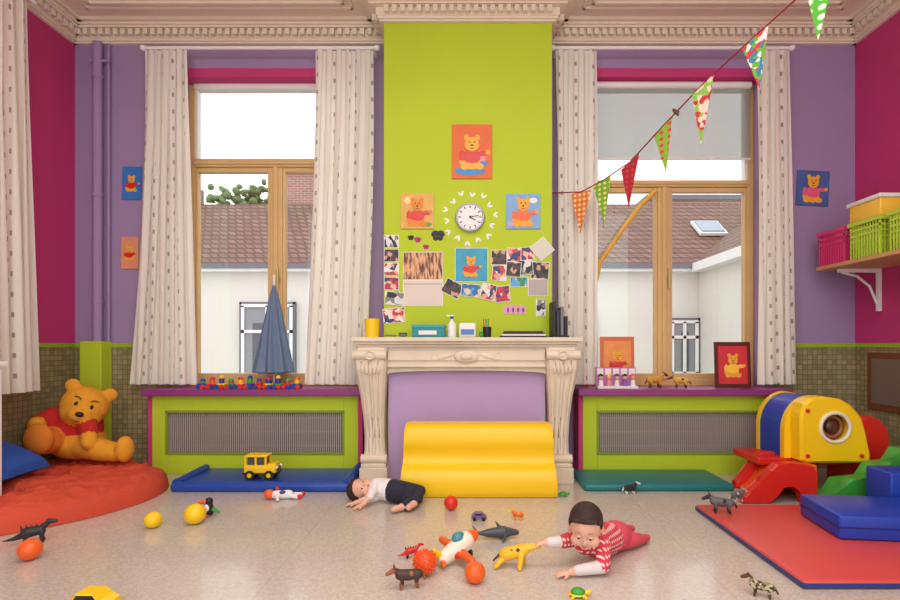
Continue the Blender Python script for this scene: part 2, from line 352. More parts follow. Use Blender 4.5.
def curtain(name,tx0,tx1,bx0,bx1,Y,zt,zb,n,amp=.04,axis='x',ph=0):
    NU,NV=n*12,50; me=bpy.data.meshes.new(name); vs=[];uv=[];fs=[]
    W=max(tx1-tx0,bx1-bx0)*1.5
    for j in range(NV+1):
        v=j/NV; e=v**1.5
        a=tx0+(bx0-tx0)*e; c=tx1+(bx1-tx1)*e
        for i in range(NU+1):
            u=i/NU; am=amp*(.4+.6*v)
            w=math.sin(2*math.pi*n*u+ph+.5*math.sin(v*3+u*5))+.3*math.sin(2*math.pi*n*.5*u+2+v*2)
            x=a+(c-a)*u+.012*math.sin(2*math.pi*n*2*u+v*4); y=Y+am*w
            z=zt+(zb-zt)*v
            vs.append((x,y,z) if axis=='x' else (y,x,z)); uv.append((u*W,v*(zt-zb)))
    for j in range(NV):
        for i in range(NU):
            k=j*(NU+1)+i; fs.append((k,k+1,k+NU+2,k+NU+1))
    me.from_pydata(vs,[],fs); L=me.uv_layers.new(name='UVMap')
    for p in me.polygons:
        p.use_smooth=True
        for li in p.loop_indices: L.data[li].uv=uv[me.loops[li].vertex_index]
    me.materials.append(m_curt); o=bpy.data.objects.new(name,me); bpy.context.scene.collection.objects.link(o)
    return o
YC=4.30; g=lambda u:(u-470)*YC/F
for i,(a,c,d,e,n) in enumerate(((145,187,131,198,6),(315,373,305,366,6),(556,597,560,598,4),(757,790,758,796,4))):
    curtain('curtain',g(a),g(c),g(d),g(e),YC,3.49,.725,n,.03,ph=i)
curtain('curtain',3.28,3.70,3.28,3.77,-3.14,3.50,.72,5,.045,axis='y')
for x0,x1 in ((g(143),g(377)),(g(553),g(792))):
    b=MB('curtain_rod'); b.cyl((x0,YC,3.507),(x1,YC,3.507),.014,.014,m_white,16)
    for x in (x0+.03,x1-.03): b.bx(x-.012,x+.012,YC,BW,3.497,3.517,m_white); 
    for x in (x0,x1): b.ball((x,YC,3.507),.024,m_white)
    b.done()
b=MB('curtain_rod'); b.cyl((-3.14,2.9,3.517),(-3.14,3.75,3.517),.014,.014,m_white,16); b.bx(XL,-3.14,3.0,3.03,3.507,3.527,m_white); b.bx(XL,-3.14,3.7,3.73,3.507,3.527,m_white); b.done()
# ================================================================ EXTERIOR
m_wallx=M((222,218,206),.8,.05,1); m_roof=brick('roof_tiles',(154,120,98),(130,98,80),(92,70,60),.24,.17,.03,.5,.7)
m_bri=brick('red_brick',(160,94,76),(140,80,66),(180,160,150),.25,.08,.012)
b=MB('neighbouring_house')
b.bx(-16,10,14,20,-3,3.05,m_wallx)
b.bx(-16,6.1,13.75,14.0,3.0,3.12,m_white); b.bx(-16,6.1,13.68,13.8,3.08,3.2,m_grey)
b.prism([(13.7,3.15),(17,5.65),(20.3,3.15)],-16,10,m_roof,'X')
b.bx(6.15,10,8,13.99,-3,3.05,m_wallx); b.bx(5.85,6.15,8,13.7,2.98,3.2,m_white)
b.prism([(5.95,3.2),(9,5.4),(10,5.4),(10,3.2)],8,15,m_roof,'Y')
th=math.atan2(2.5,3.3)
b.box((7.05,15.35,4.50),(.8,.85,.08),m_white,(th,0,0)); b.box((7.05,15.33,4.55),(.66,.7,.06),M((150,166,180),.15),(th,0,0))
gl=M((140,146,148),.15); gd=M((86,94,100),.15)
for x0,x1,z0,z1 in ((-6.06,-4.77,-.2,2.1),(5.4,6.05,.3,1.67),(-9.5,-8.4,-.2,2.0),(-1,0,0,2),(2.2,3.3,.2,1.8)):
    b.bx(x0,x1,13.9,14.005,z0,z1,gl); b.bx(x0+.25,x1-.2,13.89,13.9,z0,z0+.8*(z1-z0),gd)
    for x in (x0,(x0+x1)/2,x1): b.bx(x-.04,x+.04,13.85,13.89,z0,z1,m_white)
    for z in (z0,z1,z0+(z1-z0)*.7): b.bx(x0-.04,x1+.04,13.85,13.89,z-.04,z+.04,m_white)
    b.bx(x0-.15,x1+.15,13.8,14,z0-.12,z0-.05,m_grey); b.bx(x0-.1,x0-.04,13.88,14,z0,z1+.1,m_grey); b.bx(x1+.04,x1+.1,13.88,14,z0,z1+.1,m_grey); b.bx(x0-.1,x1+.1,13.88,14,z1+.04,z1+.1,m_grey)
b.bx(-6.3,-3.2,17.4,18.6,3,6.8,m_bri); b.bx(-6.4,-3.1,17.3,18.7,6.8,6.95,m_grey)
b.bx(-5.9,-5.6,17.8,18.1,6.9,7.4,m_brown)
b.bx(7.2,14,21,24,-3,6.9,m_bri); b.bx(7.1,14,20.9,24,6.9,7.1,m_grey)
for x in (8,9.3,10.6): b.bx(x,x+.7,20.96,21.0,5.9,6.6,m_white)
b.bx(-10.2,-8.9,16.6,17.4,5.2,6.2,m_grey)
b.done()
b=MB('courtyard_ground'); b.bx(-20,16,4.8,30,-3.2,-3,M((150,146,138),.9)); b.done()
b=MB('rooftop_shrubs')
for i in range(220):
    b.ball((-10.6+random.random()*3.2,20.8+random.random()*1.2,6.2+random.random()*(.7+.8*random.random())),(.08+random.random()*.14,.12,.06+random.random()*.1),M((112,134,84),.9,.4,6),(random.random(),random.random(),0),seg=7)
b.bx(-10.8,-7.0,20.7,22.2,5.6,6.2,m_grey); b.bx(-10.7,-7.1,20.8,22.1,-3,5.6,m_wallx); b.done()
# ================================================================ FIREPLACE
b=MB('fireplace_mantel')
mx0,mx1=-.896,.843; mc=(mx0+mx1)/2
b.bx(mx0,mx1,3.875,BY-.001,1.075,1.108,m_marble,.008); b.bx(mx0+.02,mx1-.02,3.9,BY-.001,1.055,1.075,m_marble,.006); b.bx(mx0+.035,mx1-.035,3.925,BY-.001,1.035,1.055,m_marble,.006)
b.bx(mx0+.04,mx1-.04,3.96,BY-.001,.895,1.035,m_marble)
b.bx(mx0+.27,mx1-.27,3.945,3.96,.93,1.01,m_marble,.006); b.bx(mx0+.25,mx1-.25,3.95,3.975,.88,.9,m_marble,.006)
pts=[(-.635,.90),(-.635,.82)]+[(-.62+1.19*t,.835+.02*math.sin(math.pi*t)**.5) for t in [i/20 for i in range(21)]]+[(.585,.82),(.585,.90)]
b.prism(pts,3.985,BY-.001,m_marble)
b.ball((mc,3.945,.965),(.1,.02,.05),m_marble); b.ball((mc,3.93,.965),(.05,.02,.03),m_marble)
for sx in (-1,1):
    b.ball((mc+sx*.16,3.948,.965),(.07,.012,.02),m_marble,(0,sx*.3,0)); b.torus((mc+sx*.24,3.95,.965),.025,.008,m_marble,(math.pi/2,0,0),20,8)
for sd in (-1,1):
    def X_(d): return mc+sd*d
    secs=[(1.035,.835,.60,3.92),(1.0,.84,.60,3.90),(.93,.845,.60,3.895),(.87,.842,.605,3.90),(.78,.83,.615,3.925),(.66,.81,.625,3.95),(.5,.792,.632,3.97),(.34,.782,.632,3.975),(.24,.782,.625,3.965),(.17,.79,.615,3.94),(.145,.795,.61,3.935)]
    bm=bmesh.new(); rr=[]
    for z,o,i,yf in secs: rr.append([bm.verts.new((X_(o),BY-.001,z)),bm.verts.new((X_(o),yf+.02,z)),bm.verts.new((X_(o-.02),yf,z)),bm.verts.new((X_(i+.02),yf,z)),bm.verts.new((X_(i),yf+.02,z)),bm.verts.new((X_(i),BY-.001,z))])
    for a in range(len(rr)-1):
        for k in range(6): bm.faces.new((rr[a][k],rr[a][(k+1)%6],rr[a+1][(k+1)%6],rr[a+1][k]))
    bm.faces.new(rr[0]); bm.faces.new(rr[-1][::-1]); b.fin(bm,m_marble,False)
    for f in (.25,.5,.75):
        b.tube([(X_(i+(o-i)*f),yf-.002,z) for z,o,i,yf in secs[1:-1]],.013 if f==.5 else .008,m_marble,8)
    b.cyl((X_(.60),3.905,.975),(X_(.85),3.905,.975),.038,.038,m_marble,20); b.torus((X_(.72),3.868,.975),.03,.008,m_marble,(math.pi/2,0,0),20,8)
    b.cyl((X_(.605),3.955,.185),(X_(.80),3.955,.185),.035,.035,m_marble,20)
    for k in range(5): b.ball((X_(.66+.03*k),3.9,.87),(.014,.014,.05-.008*abs(k-2)),m_marble)
    x0,x1=sorted((X_(.60),X_(.81))); b.bx(x0,x1,3.92,BY-.001,0,.12,m_marble,.006); b.bx(x0+.01,x1-.01,3.93,BY-.001,.12,.15,m_marble,.006)
b.bx(-.635,.585,4.05,BY-.001,0,.9,m_lilac)
b.done()
# yellow soft cushion : folded foam with a wavy front
b=MB('foam_play_cushion')
ctrl=[(3.868,.002),(3.60,.002),(3.565,.012),(3.552,.05),(3.556,.13),(3.585,.185),(3.63,.215),(3.655,.25),(3.655,.30),(3.64,.36),(3.645,.42),(3.67,.47),(3.72,.492),(3.80,.492),(3.85,.478),(3.868,.44)]
prof=[]
for i in range(len(ctrl)):
    if i in (0,): prof.append(ctrl[0]); continue
    p0,p1,p2,p3=[Vector(ctrl[(i+k-1)%len(ctrl)]) for k in range(4)]
    for j in range(4):
        if i in (len(ctrl)-1,) and j: break
        t=j/4; q=.5*((2*p1)+(p2-p0)*t+(2*p0-5*p1+4*p2-p3)*t*t+(3*p1-p0-3*p2+p3)*t**3); prof.append((q.x,max(.002,q.y)))
xs=[(-.46,.965,0),(-.448,.99,0),(-.43,1,0),(.545,1,0),(.565,.99,0),(.58,.965,0)]
bm=bmesh.new(); rings=[]
for x,k,_ in xs: rings.append([bm.verts.new((x+(.03*(1-p[1]/.49)*(1 if x>0 else -1)*.7),3.72+(p[0]-3.72)*k,max(.002,.24+(p[1]-.24)*k))) for p in prof])
n=len(prof)
for i in range(len(xs)-1):
    for k in range(n): bm.faces.new((rings[i][k],rings[i][(k+1)%n],rings[i+1][(k+1)%n],rings[i+1][k]))
bm.faces.new(rings[0]); bm.faces.new(rings[-1][::-1]); b.fin(bm,m_yel,True)
b.done()
# ================================================================ MATS
def padmat(name,x0,x1,y0,y1,h,mat,side=None,curl=0):
    b=MB(name); b.box(((x0+x1)/2,(y0+y1)/2,h/2+.001),(x1-x0,y1-y0,h),mat,None,min(h*.4,.02),4)
    if side:
        b.bx(x0-.002,x1+.002,y0-.002,y1+.002,.006,h-.012,side,.004)
    if curl:
        b.tube([(x0+.03,y0+.03,h),(x0+.03,y1-.03,h+.01)],.028,mat,12); b.tube([(x1-.03,y0+.03,h),(x1-.03,y1-.03,h+.02)],.028,mat,12)
        b.tube([(x0+.03,y0+.03,h-.01),(x1-.03,y0+.03,h-.01)],.02,mat,12)
    return b.done()
padmat('blue_play_mat',-2.14,-.86,3.70,4.19,.06,M((30,72,164),.35),None,1)
padmat('teal_play_mat',.82,1.90,3.72,4.19,.05,M((18,120,122),.35),None,0)
padmat('red_play_mat',1.43,2.85,2.23,3.30,.04,M((212,78,72),.4),M((30,60,130),.4))
b=MB('blue_foam_steps')
mb_=M((28,64,172),.35)
b.box((2.32,2.84,.107),(.78,.40,.125),mb_,(0,0,-.12),.012,3); b.box((2.75,3.15,.172),(.56,.2,.255),mb_,None,.012,3)
b.box((2.32,2.84,.107),(.784,.404,.006),M((14,34,110),.5),(0,0,-.12))
b.done()
# ================================================================ CLIMBER
b=MB('toddler_climber_slide')
Yf=3.58
def arch(cx,cz,rx,rz,a0,a1,n=16): return [(cx+rx*math.cos(math.radians(a0+(a1-a0)*i/n)),cz+rz*math.sin(math.radians(a0+(a1-a0)*i/n))) for i in range(n+1)]
def shell(y0,y1,k,mat,z0=.25):
    o=[(2.23-k,z0),(2.23-k,.42)]+arch(2.43,.44,.20+k,.245+k,175,60,14)
    i=[(2.27,z0),(2.27,.42)]+arch(2.43,.44,.16,.20,175,60,14)
    b.prism(o+i[::-1],y0,y1,mat,'Y')
shell(Yf+.10,Yf+.15,.006,m_yel); shell(Yf+.15,Yf+.42,0,mb_); shell(Yf+.42,Yf+.46,.008,m_yel)
b.bx(2.27,2.30,Yf+.12,Yf+.45,.25,.36,mb_)
cx,cz,ri=2.50,.485,.098
outer=[(2.27,.24),(2.265,.56),(2.29,.655),(2.35,.69),(2.44,.695),(2.54,.68),(2.62,.635),(2.69,.555),(2.72,.45),(2.74,.34),(2.76,.24)]
def panel(y0,y1,mat):
    bm=bmesh.new(); n=48; rings=[]
    def hit(a):
        d=Vector((math.cos(a),math.sin(a))); best=None
        for i in range(len(outer)):
            p=Vector(outer[i])-Vector((cx,cz)); q=Vector(outer[(i+1)%len(outer)])-Vector((cx,cz)); e=q-p
            den=d.x*e.y-d.y*e.x
            if abs(den)<1e-9: continue
            t=(p.x*e.y-p.y*e.x)/den; s=(p.x*d.y-p.y*d.x)/den
            if t>0 and -1e-6<=s<=1+1e-6: best=t if best is None else min(best,t)
        return best
    for i in range(n):
        a=i*2*math.pi/n; R=hit(a) or .2
        pi_=(cx+ri*math.cos(a),cz+ri*math.sin(a)); po=(cx+R*math.cos(a),cz+R*math.sin(a)); pm=(cx+(R-.018)*math.cos(a),cz+(R-.018)*math.sin(a))
        rings.append([bm.verts.new((pi_[0],y0,pi_[1])),bm.verts.new((pm[0],y0,pm[1])),bm.verts.new((po[0],y0+.018,po[1])),bm.verts.new((po[0],y1,po[1])),bm.verts.new((pi_[0],y1,pi_[1]))])
    for i in range(n):
        for k in range(5): bm.faces.new((rings[i][k],rings[i][(k+1)%5],rings[(i+1)%n][(k+1)%5],rings[(i+1)%n][k]))
    b.fin(bm,mat,False)
panel(Yf-.02,Yf+.10,m_yel)
b.torus((cx,Yf-.02,cz),.10,.013,M((236,226,200),.4),(math.pi/2,0,0),36,10)
b.cyl((cx,Yf+.03,cz),(cx,Yf+.04,cz),.097,.097,m_brown,28)
b.torus((cx,Yf+.02,cz),.07,.014,M((150,90,50),.4),(math.pi/2,0,0),30,8); b.ball((cx,Yf+.02,cz),(.045,.02,.045),M((90,50,30),.3)); 
for x,z in ((2.31,.29),(2.31,.60),(2.68,.29)): b.cyl((x,Yf-.03,z),(x,Yf-.015,z),.014,.014,m_red,14)
b.bx(2.04,2.74,Yf+.1,Yf+.46,.20,.25,m_red,.01)
ro=[(0,0.002),(.01,.05),(.05,.075),(.13,.14),(.185,.22),(.23,.265),(.32,.27),(.46,.255),(.50,.2),(.49,.002)]
rin=[(.40,.002),(.385,.09),(.34,.13),(.27,.12),(.22,.06),(.19,.002)]
b.prism([(1.80+x,z) for x,z in ro+rin],3.43,3.50,m_red,'Y',.012,3)
b.prism([(1.94+x*.8,z) for x,z in ro],3.80,3.87,m_red,'Y',.012,3)
bm=bmesh.new(); pa=[(1.83,.02),(1.90,.045),(1.98,.12),(2.06,.19),(2.29,.20)]; pb=[(1.97,.02),(2.02,.045),(2.08,.12),(2.14,.19),(2.30,.20)]
va=[bm.verts.new((x,3.5,z)) for x,z in pa]; vb=[bm.verts.new((x,3.8,z)) for x,z in pb]; vc=[bm.verts.new((x,3.5,z-.018)) for x,z in pa]; vd=[bm.verts.new((x,3.8,z-.018)) for x,z in pb]
for i in range(4): bm.faces.new((va[i],va[i+1],vb[i+1],vb[i])); bm.faces.new((vc[i],vd[i],vd[i+1],vc[i+1])); bm.faces.new((va[i],vc[i],vc[i+1],va[i+1])); bm.faces.new((vb[i],vb[i+1],vd[i+1],vd[i]))
bm.faces.new((va[0],vb[0],vd[0],vc[0])); bm.faces.new((va[4],vc[4],vd[4],vb[4])); b.fin(bm,m_org,False)
b.bx(2.28,2.34,3.5,3.86,.002,.24,m_org,.01)
b.prism([(2.30,.002),(2.28,.055),(2.31,.085),(2.38,.10),(2.42,.16),(2.46,.19),(2.55,.20),(2.62,.205),(2.66,.27),(2.70,.30),(2.80,.305),(2.84,.37),(2.9,.40),(3.1,.40),(3.12,.002)],3.34,3.42,m_green,'Y',.014,3)
b.prism([(2.33,.002),(2.31,.05),(2.40,.07),(2.45,.15),(2.62,.17),(2.68,.26),(2.80,.27),(2.86,.36),(3.08,.36),(3.1,.002)],3.42,3.55,M((84,180,70),.35),'Y')
b.prism([(2.72,.22)]+arch(2.86,.36,.14,.18,170,10)+[(3.02,.22)],3.72,4.0,m_red,'Y',.015,3)
b.bx(2.74,3.04,3.72,4.0,.002,.24,m_red,.01)
b.done()
# ================================================================ BED CORNER
b=MB('orange_duvet')
out=[(-3.33,4.2),(-3.0,4.27),(-2.74,4.25),(-2.56,4.09),(-2.34,4.00),(-2.20,3.78),(-2.17,3.5),(-2.27,3.2),(-2.42,3.0),(-2.58,2.86),(-2.74,2.80),(-2.81,2.95),(-2.84,3.25),(-3.05,3.3),(-3.33,3.32)]
def cat(P,n=8):
    r=[]
    for i in range(len(P)):
        p0,p1,p2,p3=[Vector(P[(i+k-1)%len(P)]) for k in range(4)]
        for j in range(n):
            t=j/n; r.append(.5*((2*p1)+(p2-p0)*t+(2*p0-5*p1+4*p2-p3)*t*t+(3*p1-p0-3*p2+p3)*t**3))
    return r
oc=cat(out,14); cen=Vector((-2.80,3.66)); bm=bmesh.new(); rings=[]; NR=60
for k in range(1,NR+1):
    r=k/NR; row=[]
    for p in oc:
        q=cen+(p-cen)*r
        h=.125*(max(0,1-r**14))**.5
        a=noise.noise(Vector((q.x*4,q.y*4,1)))
        rd=1-abs(noise.noise(Vector((q.x*5+a*1.5,q.y*2.6+a,3))))*2.6; r2=1-abs(noise.noise(Vector((q.x*2.5-q.y*7,q.y*5+a,8))))*2.6
        nz=a*.02+max(0,rd)**2*.026+max(0,r2)**2*.018
        z=max(.003,h+nz*min(1,(1-r)*9))
        row.append(bm.verts.new((q.x,q.y,z)))
    rings.append(row)
c0=bm.verts.new((cen.x,cen.y,.135)); n=len(oc)
for t in range(n): bm.faces.new((c0,rings[0][t],rings[0][(t+1)%n]))
for k in range(NR-1):
    for t in range(n): bm.faces.new((rings[k][t],rings[k+1][t],rings[k+1][(t+1)%n],rings[k][(t+1)%n]))
b.fin(bm,M((206,74,46),.8,.14,5,.35,50),True)
b.done()
b=MB('blue_pillow')
bm=bmesh.new(); N=16; g1=[];g2=[]
for i in range(N+1):
    for j in range(N+1):
        u=i/N*2-1; v=j/N*2-1; h=.08*((1-u**4)*(1-v**4))**.5; k=1-.06*(1-abs(v))*abs(u)**3
        g1.append(bm.verts.new((u*.19*k,v*.20,h))); g2.append(bm.verts.new((u*.19*k,v*.20,-h*.6-.0005)))
for i in range(N):
    for j in range(N):
        k=i*(N+1)+j
        bm.faces.new((g1[k],g1[k+1],g1[k+N+2],g1[k+N+1])); bm.faces.new((g2[k],g2[k+N+1],g2[k+N+2],g2[k+1]))
bmesh.ops.remove_doubles(bm,verts=bm.verts,dist=.0008)
b.fin(bm,M((40,88,180),.8,.1,8,.2,30),True,Matrix.Translation((-3.12,3.46,.275))@R3((0,.42,.05)).to_4x4()); b.done()
b=MB('white_cabinet'); b.bx(XL+.025,-2.86,2.5,3.18,.05,.92,m_white,.005); b.bx(XL+.025,-2.84,2.48,3.2,.92,.95,m_white,.005); b.bx(XL+.03,-2.88,2.52,3.16,0.001,.05,m_grey)
b.bx(-2.86,-2.848,2.52,2.83,.08,.9,m_white,.003); b.bx(-2.86,-2.848,2.85,3.16,.08,.9,m_white,.003); b.cyl((-2.835,2.81,.5),(-2.835,2.81,.6),.006,.006,m_grey,10); b.done()
bear=empty('teddy_bear_plush')
S_=m_bear; RD=M((196,36,30),.9,.1,20,.4,90)
hd=Matrix.Translation((-2.99,4.04,.57))@R3((.15,.35,.55)).to_4x4()
def hp(p): return hd@Vector(p)
hR=hd.to_3x3()
pr=[E((-3.09,4.08,.38),(.19,.17,.2),RD),E((-3.06,4.06,.28),(.2,.17,.13),S_),
 E(hp((0,0,0)),(.165,.15,.15),S_,R=hR),E(hp((0,-.11,-.045)),(.09,.09,.07),S_,R=hR),E(hp((0,-.05,-.06)),(.14,.11,.09),S_,R=hR),
 E(hp((-.125,.01,.125)),(.055,.03,.055),S_,R=hR),E(hp((.125,.01,.125)),(.055,.03,.055),S_,R=hR),
 C((-3.0,4.0,.27),(-2.80,3.93,.25),.095,.085,S_),C((-2.80,3.93,.25),(-2.66,3.92,.23),.085,.07,S_),E((-2.59,3.90,.26),(.06,.07,.10),S_),
 C((-3.15,3.98,.32),(-3.13,3.82,.33),.10,.095,m_bearor),E((-3.12,3.76,.36),(.105,.06,.115),m_bearor),
 C((-3.2,4.0,.50),(-3.24,3.88,.44),.07,.065,RD),C((-3.24,3.88,.44),(-3.18,3.82,.46),.06,.055,S_),
 C((-2.93,3.98,.45),(-2.86,3.90,.38),.065,.06,RD),C((-2.86,3.90,.38),(-2.83,3.86,.32),.055,.055,S_)]
fuse('body',pr,.012,3,bear)
b=MB('face'); b.ball(hp((0,-.198,-.02)),(.028,.018,.02),m_black,R=hR)
for sx in (-1,1): b.ball(hp((sx*.05,-.135,.035)),(.012,.01,.018),m_black,R=hR); b.tube([hp((sx*.03,-.136,.075)),hp((sx*.055,-.130,.088)),hp((sx*.078,-.118,.082))],.004,m_black,8)
b.tube([hp((-.06,-.165,-.06)),hp((-.03,-.18,-.075)),hp((0,-.186,-.078)),hp((.03,-.18,-.075)),hp((.06,-.165,-.06))],.005,m_black,8); b.done(bear)
bear.location=(0,0,.01)
# ================================================================ WALL DECOR
def motif(b,cx,cz,s,Y,bm_=None,shirt=None,up=True):
    bm_=bm_ or M((238,170,50),.6); shirt=shirt or m_red
    def e(x,z,rx,rz,m,k=0): b.ball((cx+x*s,Y-.001-.0008*k,cz+z*s),(rx*s,.0015,rz*s),m,seg=16)
    e(0,-.22,.2,.22,bm_); e(0,-.13,.21,.17,shirt,1); e(-.18,-.36,.1,.08,bm_,1); e(.18,-.36,.1,.08,bm_,1)
    e(-.24,-.12,.07,.14,shirt,2); e(.26,-.05,.14,.06,shirt,2); e(-.25,-.26,.06,.06,bm_,2); e(.38,-.03,.06,.055,bm_,3)
    e(-.13,.33,.06,.07,bm_); e(.13,.33,.06,.07,bm_); e(0,.17,.17,.17,bm_,2); e(0,.10,.11,.07,bm_,3); e(0,.14,.035,.022,m_black,4)
    e(0,.07,.06,.008,m_black,4)
    e(-.06,.22,.014,.024,m_black,4); e(.06,.22,.014,.024,m_black,4)
def pic(name,u0,u1,v0,v1,Y,bg,mot=True,shirt=None,tilt=0,frame=None,bearm=None,extra=None,border=None):
    p=at((u0+u1)/2,(v0+v1)/2,Y); w=(u1-u0)*Y/F; h=(v1-v0)*Y/F
    b=MB(name); b.box((0,-.006,0),(w,.012,h),frame or bg,None,.001); 
    if frame: b.box((0,-.013,0),(w*.8,.004,h*.82),bg)
    y=-.016 if frame else -.013
    if mot: motif(b,0,0,min(w,h)*(.8 if frame else 1.05),y,bearm,shirt)
    for (x,z,rx,rz,m) in (extra or []): b.ball((x*w,y,z*h),(rx*w,.0015,rz*h),m,seg=14)
    o=b.done(); o.location=(p.x,Y-.0005,p.z); o.rotation_euler=(0,tilt,0); return o
pinkpig=M((240,150,160),.6); lb=M((70,150,210),.6)
pic('bear_poster',452,492,125,179,BY,M((224,104,40),.5,.15,12),True,m_red,extra=[(.22,-.1,.14,.12,pinkpig),(-.05,-.36,.4,.08,lb),(.1,-.22,.3,.07,lb)],bearm=M((244,180,70),.6))
pic('bear_poster',401,434,194,229,BY,M((224,172,84),.5,.2,14),True,m_red,extra=[(-.3,.3,.1,.1,M((250,220,150),.6)),(.3,-.38,.14,.06,m_green)],bearm=M((226,140,50),.6))
pic('bear_poster',506,540,194,229,BY,M((126,172,214),.5,.15,14),True,m_org,extra=[(.3,.3,.12,.08,m_white),(-.32,-.36,.14,.08,M((200,160,210),.6))])
pic('bear_poster',123,142,167,200,BW,M((50,120,196),.5,.1,12),True,m_red,tilt=.02)
pic('bear_poster',122,139,237,269,BW,M((226,150,110),.5,.15,12),True,m_red)
pic('bear_poster',796,828,171,206,BW,M((70,100,160),.5,.3,10),True,M((230,90,130),.6),tilt=.05)
c=at(470,218,BY); b=MB('wall_clock')
b.cyl((c.x,BY-.0005,c.z),(c.x,BY-.03,c.z),.118,.112,M((205,205,205),.4),36); b.cyl((c.x,BY-.03,c.z),(c.x,BY-.034,c.z),.098,.098,m_white,36); b.torus((c.x,BY-.03,c.z),.106,.01,M((170,175,175),.3,metal=.4),(math.pi/2,0,0),36,8)
for i in range(12):
    a=i*math.pi/6; b.box((c.x+.082*math.sin(a),BY-.036,c.z+.082*math.cos(a)),(.007,.003,.02),m_black,(0,a,0))
b.box((c.x+.02,BY-.038,c.z-.012),(.006,.003,.05),m_black,(0,2.1,0)); b.box((c.x+.03,BY-.04,c.z+.005),(.004,.003,.075),m_black,(0,1.4,0)); b.cyl((c.x,BY-.034,c.z),(c.x,BY-.044,c.z),.008,.008,m_black,14)
b.done()
b=MB('clock_leaf_decals')
for i in range(14):
    a=i*math.pi/7+.1; r=.185+.02*(i%2)
    x,z=c.x+r*math.sin(a),c.z+r*math.cos(a)
    for s in (-1,1): b.ball((x+.010*s*math.cos(a),BY-.002,z-.010*s*math.sin(a)),(.009,.0018,.022),m_white,(0,a+s*.5,0),12)
b.done()
b=MB('butterfly_decals')
for u,v,m,s in ((438,236,m_black,1.3),(418,240,M((190,40,120),.5),.7),(411,238,m_black,.6),(426,247,M((190,40,120),.5),.6)):
    p=at(u,v,BY)
    for sx in (-1,1):
        b.ball((p.x+sx*.02*s,BY-.003,p.z+.014*s),(.024*s,.002,.018*s),m,(0,sx*.6,0),14); b.ball((p.x+sx*.016*s,BY-.003,p.z-.014*s),(.016*s,.002,.014*s),m,(0,-sx*.6,0),14)
    b.ball((p.x,BY-.004,p.z),(.004*s,.003,.026*s),m_black,seg=8)
b.done()
pm_=[patch('photo_forest',[(50,26,20),(110,56,36),(226,170,120)],14,.4,False),patch('photo_people',[(40,60,110),(220,165,135),(200,60,60),(235,225,215)],30,.4),patch('photo_bw',[(30,30,32),(130,130,130),(220,220,220)],28,.4),
 patch('photo_red',[(190,40,60),(236,186,156),(70,50,110)],30,.4),patch('photo_blue',[(40,110,180),(230,200,170),(90,170,210),(60,140,80)],28,.4),patch('photo_dark',[(24,24,30),(90,50,60),(210,155,125),(40,60,50)],32,.4)]
b=MB('pinned_photo_collage')
def ph(u0,u1,v0,v1,m,tilt=0,bord=True,k=0):
    p=at((u0+u1)/2,(v0+v1)/2,BY); w=(u1-u0)*BY/F; h=(v1-v0)*BY/F; y=BY-.002-.0025*k
    b.box((p.x,y,p.z),(w,.002,h),m_white,(0,tilt,0)); b.box((p.x,y-.0013,p.z),(w-(.008 if bord else 0),.001,h-(.008 if bord else 0)),m,(0,tilt,0))
ph(403,443,252,280,pm_[0]); ph(403,443,280,306,M((226,212,196),.6))
b.box(at(423,284,BY-.004),(.3,.002,.004),m_grey)
ph(455,488,248,282,M((60,160,190),.5,.3,12)); 
for i,(u,v,m) in enumerate(((384,235,2),(384,249,5),(384,263,1),(384,277,3),(385,291,5))): ph(u,u+15,v,v+13,pm_[m])
ph(385,404,292,305,pm_[2],.1,k=1); ph(383,405,308,323,pm_[1],-.1); ph(443,462,281,296,pm_[5],.5); ph(461,481,284,297,pm_[4],.1,k=1); ph(481,496,284,300,pm_[1],.2,k=2); ph(495,510,286,302,pm_[3],-.1,k=1)
ph(491,507,250,265,pm_[5]); ph(507,521,248,262,pm_[1],.05,k=1); ph(520,534,247,261,pm_[3],-.1); ph(492,507,265,281,pm_[1],.1,k=1); ph(506,521,262,277,pm_[5],.1,k=2); ph(519,533,260,275,pm_[2],-.1,k=1); ph(531,549,262,279,pm_[5],.05); ph(528,548,279,296,M((180,170,165),.5),0); ph(533,551,240,258,M((214,214,190),.5),-.7,k=2); ph(510,528,277,287,pm_[4])
ph(536,546,299,316,pm_[2]); ph(503,526,305,314,M((226,160,180),.5),0,False)
for u in (508,513,518,523): p=at(u,310,BY); b.ball((p.x,BY-.005,p.z),(.01,.002,.02),M((120,80,160),.5),seg=10)
motif(b,at(471,0,BY).x,at(0,266,BY).z,.2,BY-.0035)
b.done()
b=MB('wooden_framed_board'); b.bx(XR-.03,XR-.0125,3.6,4.27,.53,.99,m_dkwood,.004); b.bx(XR-.034,XR-.03,3.65,4.22,.58,.94,M((120,102,90),.6)); b.done()
# ================================================================ MANTEL ITEMS
ZM=1.109
def Mx(u,Y=4.0): return (u-470)*Y/F
b=MB('yellow_cup'); b.lathe((Mx(372),4.0,ZM),[(.052,0),(.058,.14),(.054,.142),(.048,.01)],m_yel); b.done()
b=MB('teal_tissue_box'); x0,x1=Mx(413),Mx(445); b.bx(x0,x1,3.93,4.07,ZM,ZM+.07,m_teal,.006); b.bx(x0-.003,x1+.003,3.927,4.073,ZM+.07,ZM+.095,M((40,160,175),.4),.004); b.bx(x0+.05,x1-.06,3.925,3.929,ZM+.02,ZM+.05,m_white); b.done()
b=MB('lotion_bottle'); X=Mx(452); b.lathe((X,3.98,ZM),[(.03,0),(.033,.01),(.033,.1),(.012,.125),(.012,.14)],m_white); b.cyl((X,3.98,ZM+.14),(X,3.98,ZM+.16),.014,.014,m_blue); b.box((X-.015,3.98,ZM+.165),(.05,.012,.01),m_white); b.done()
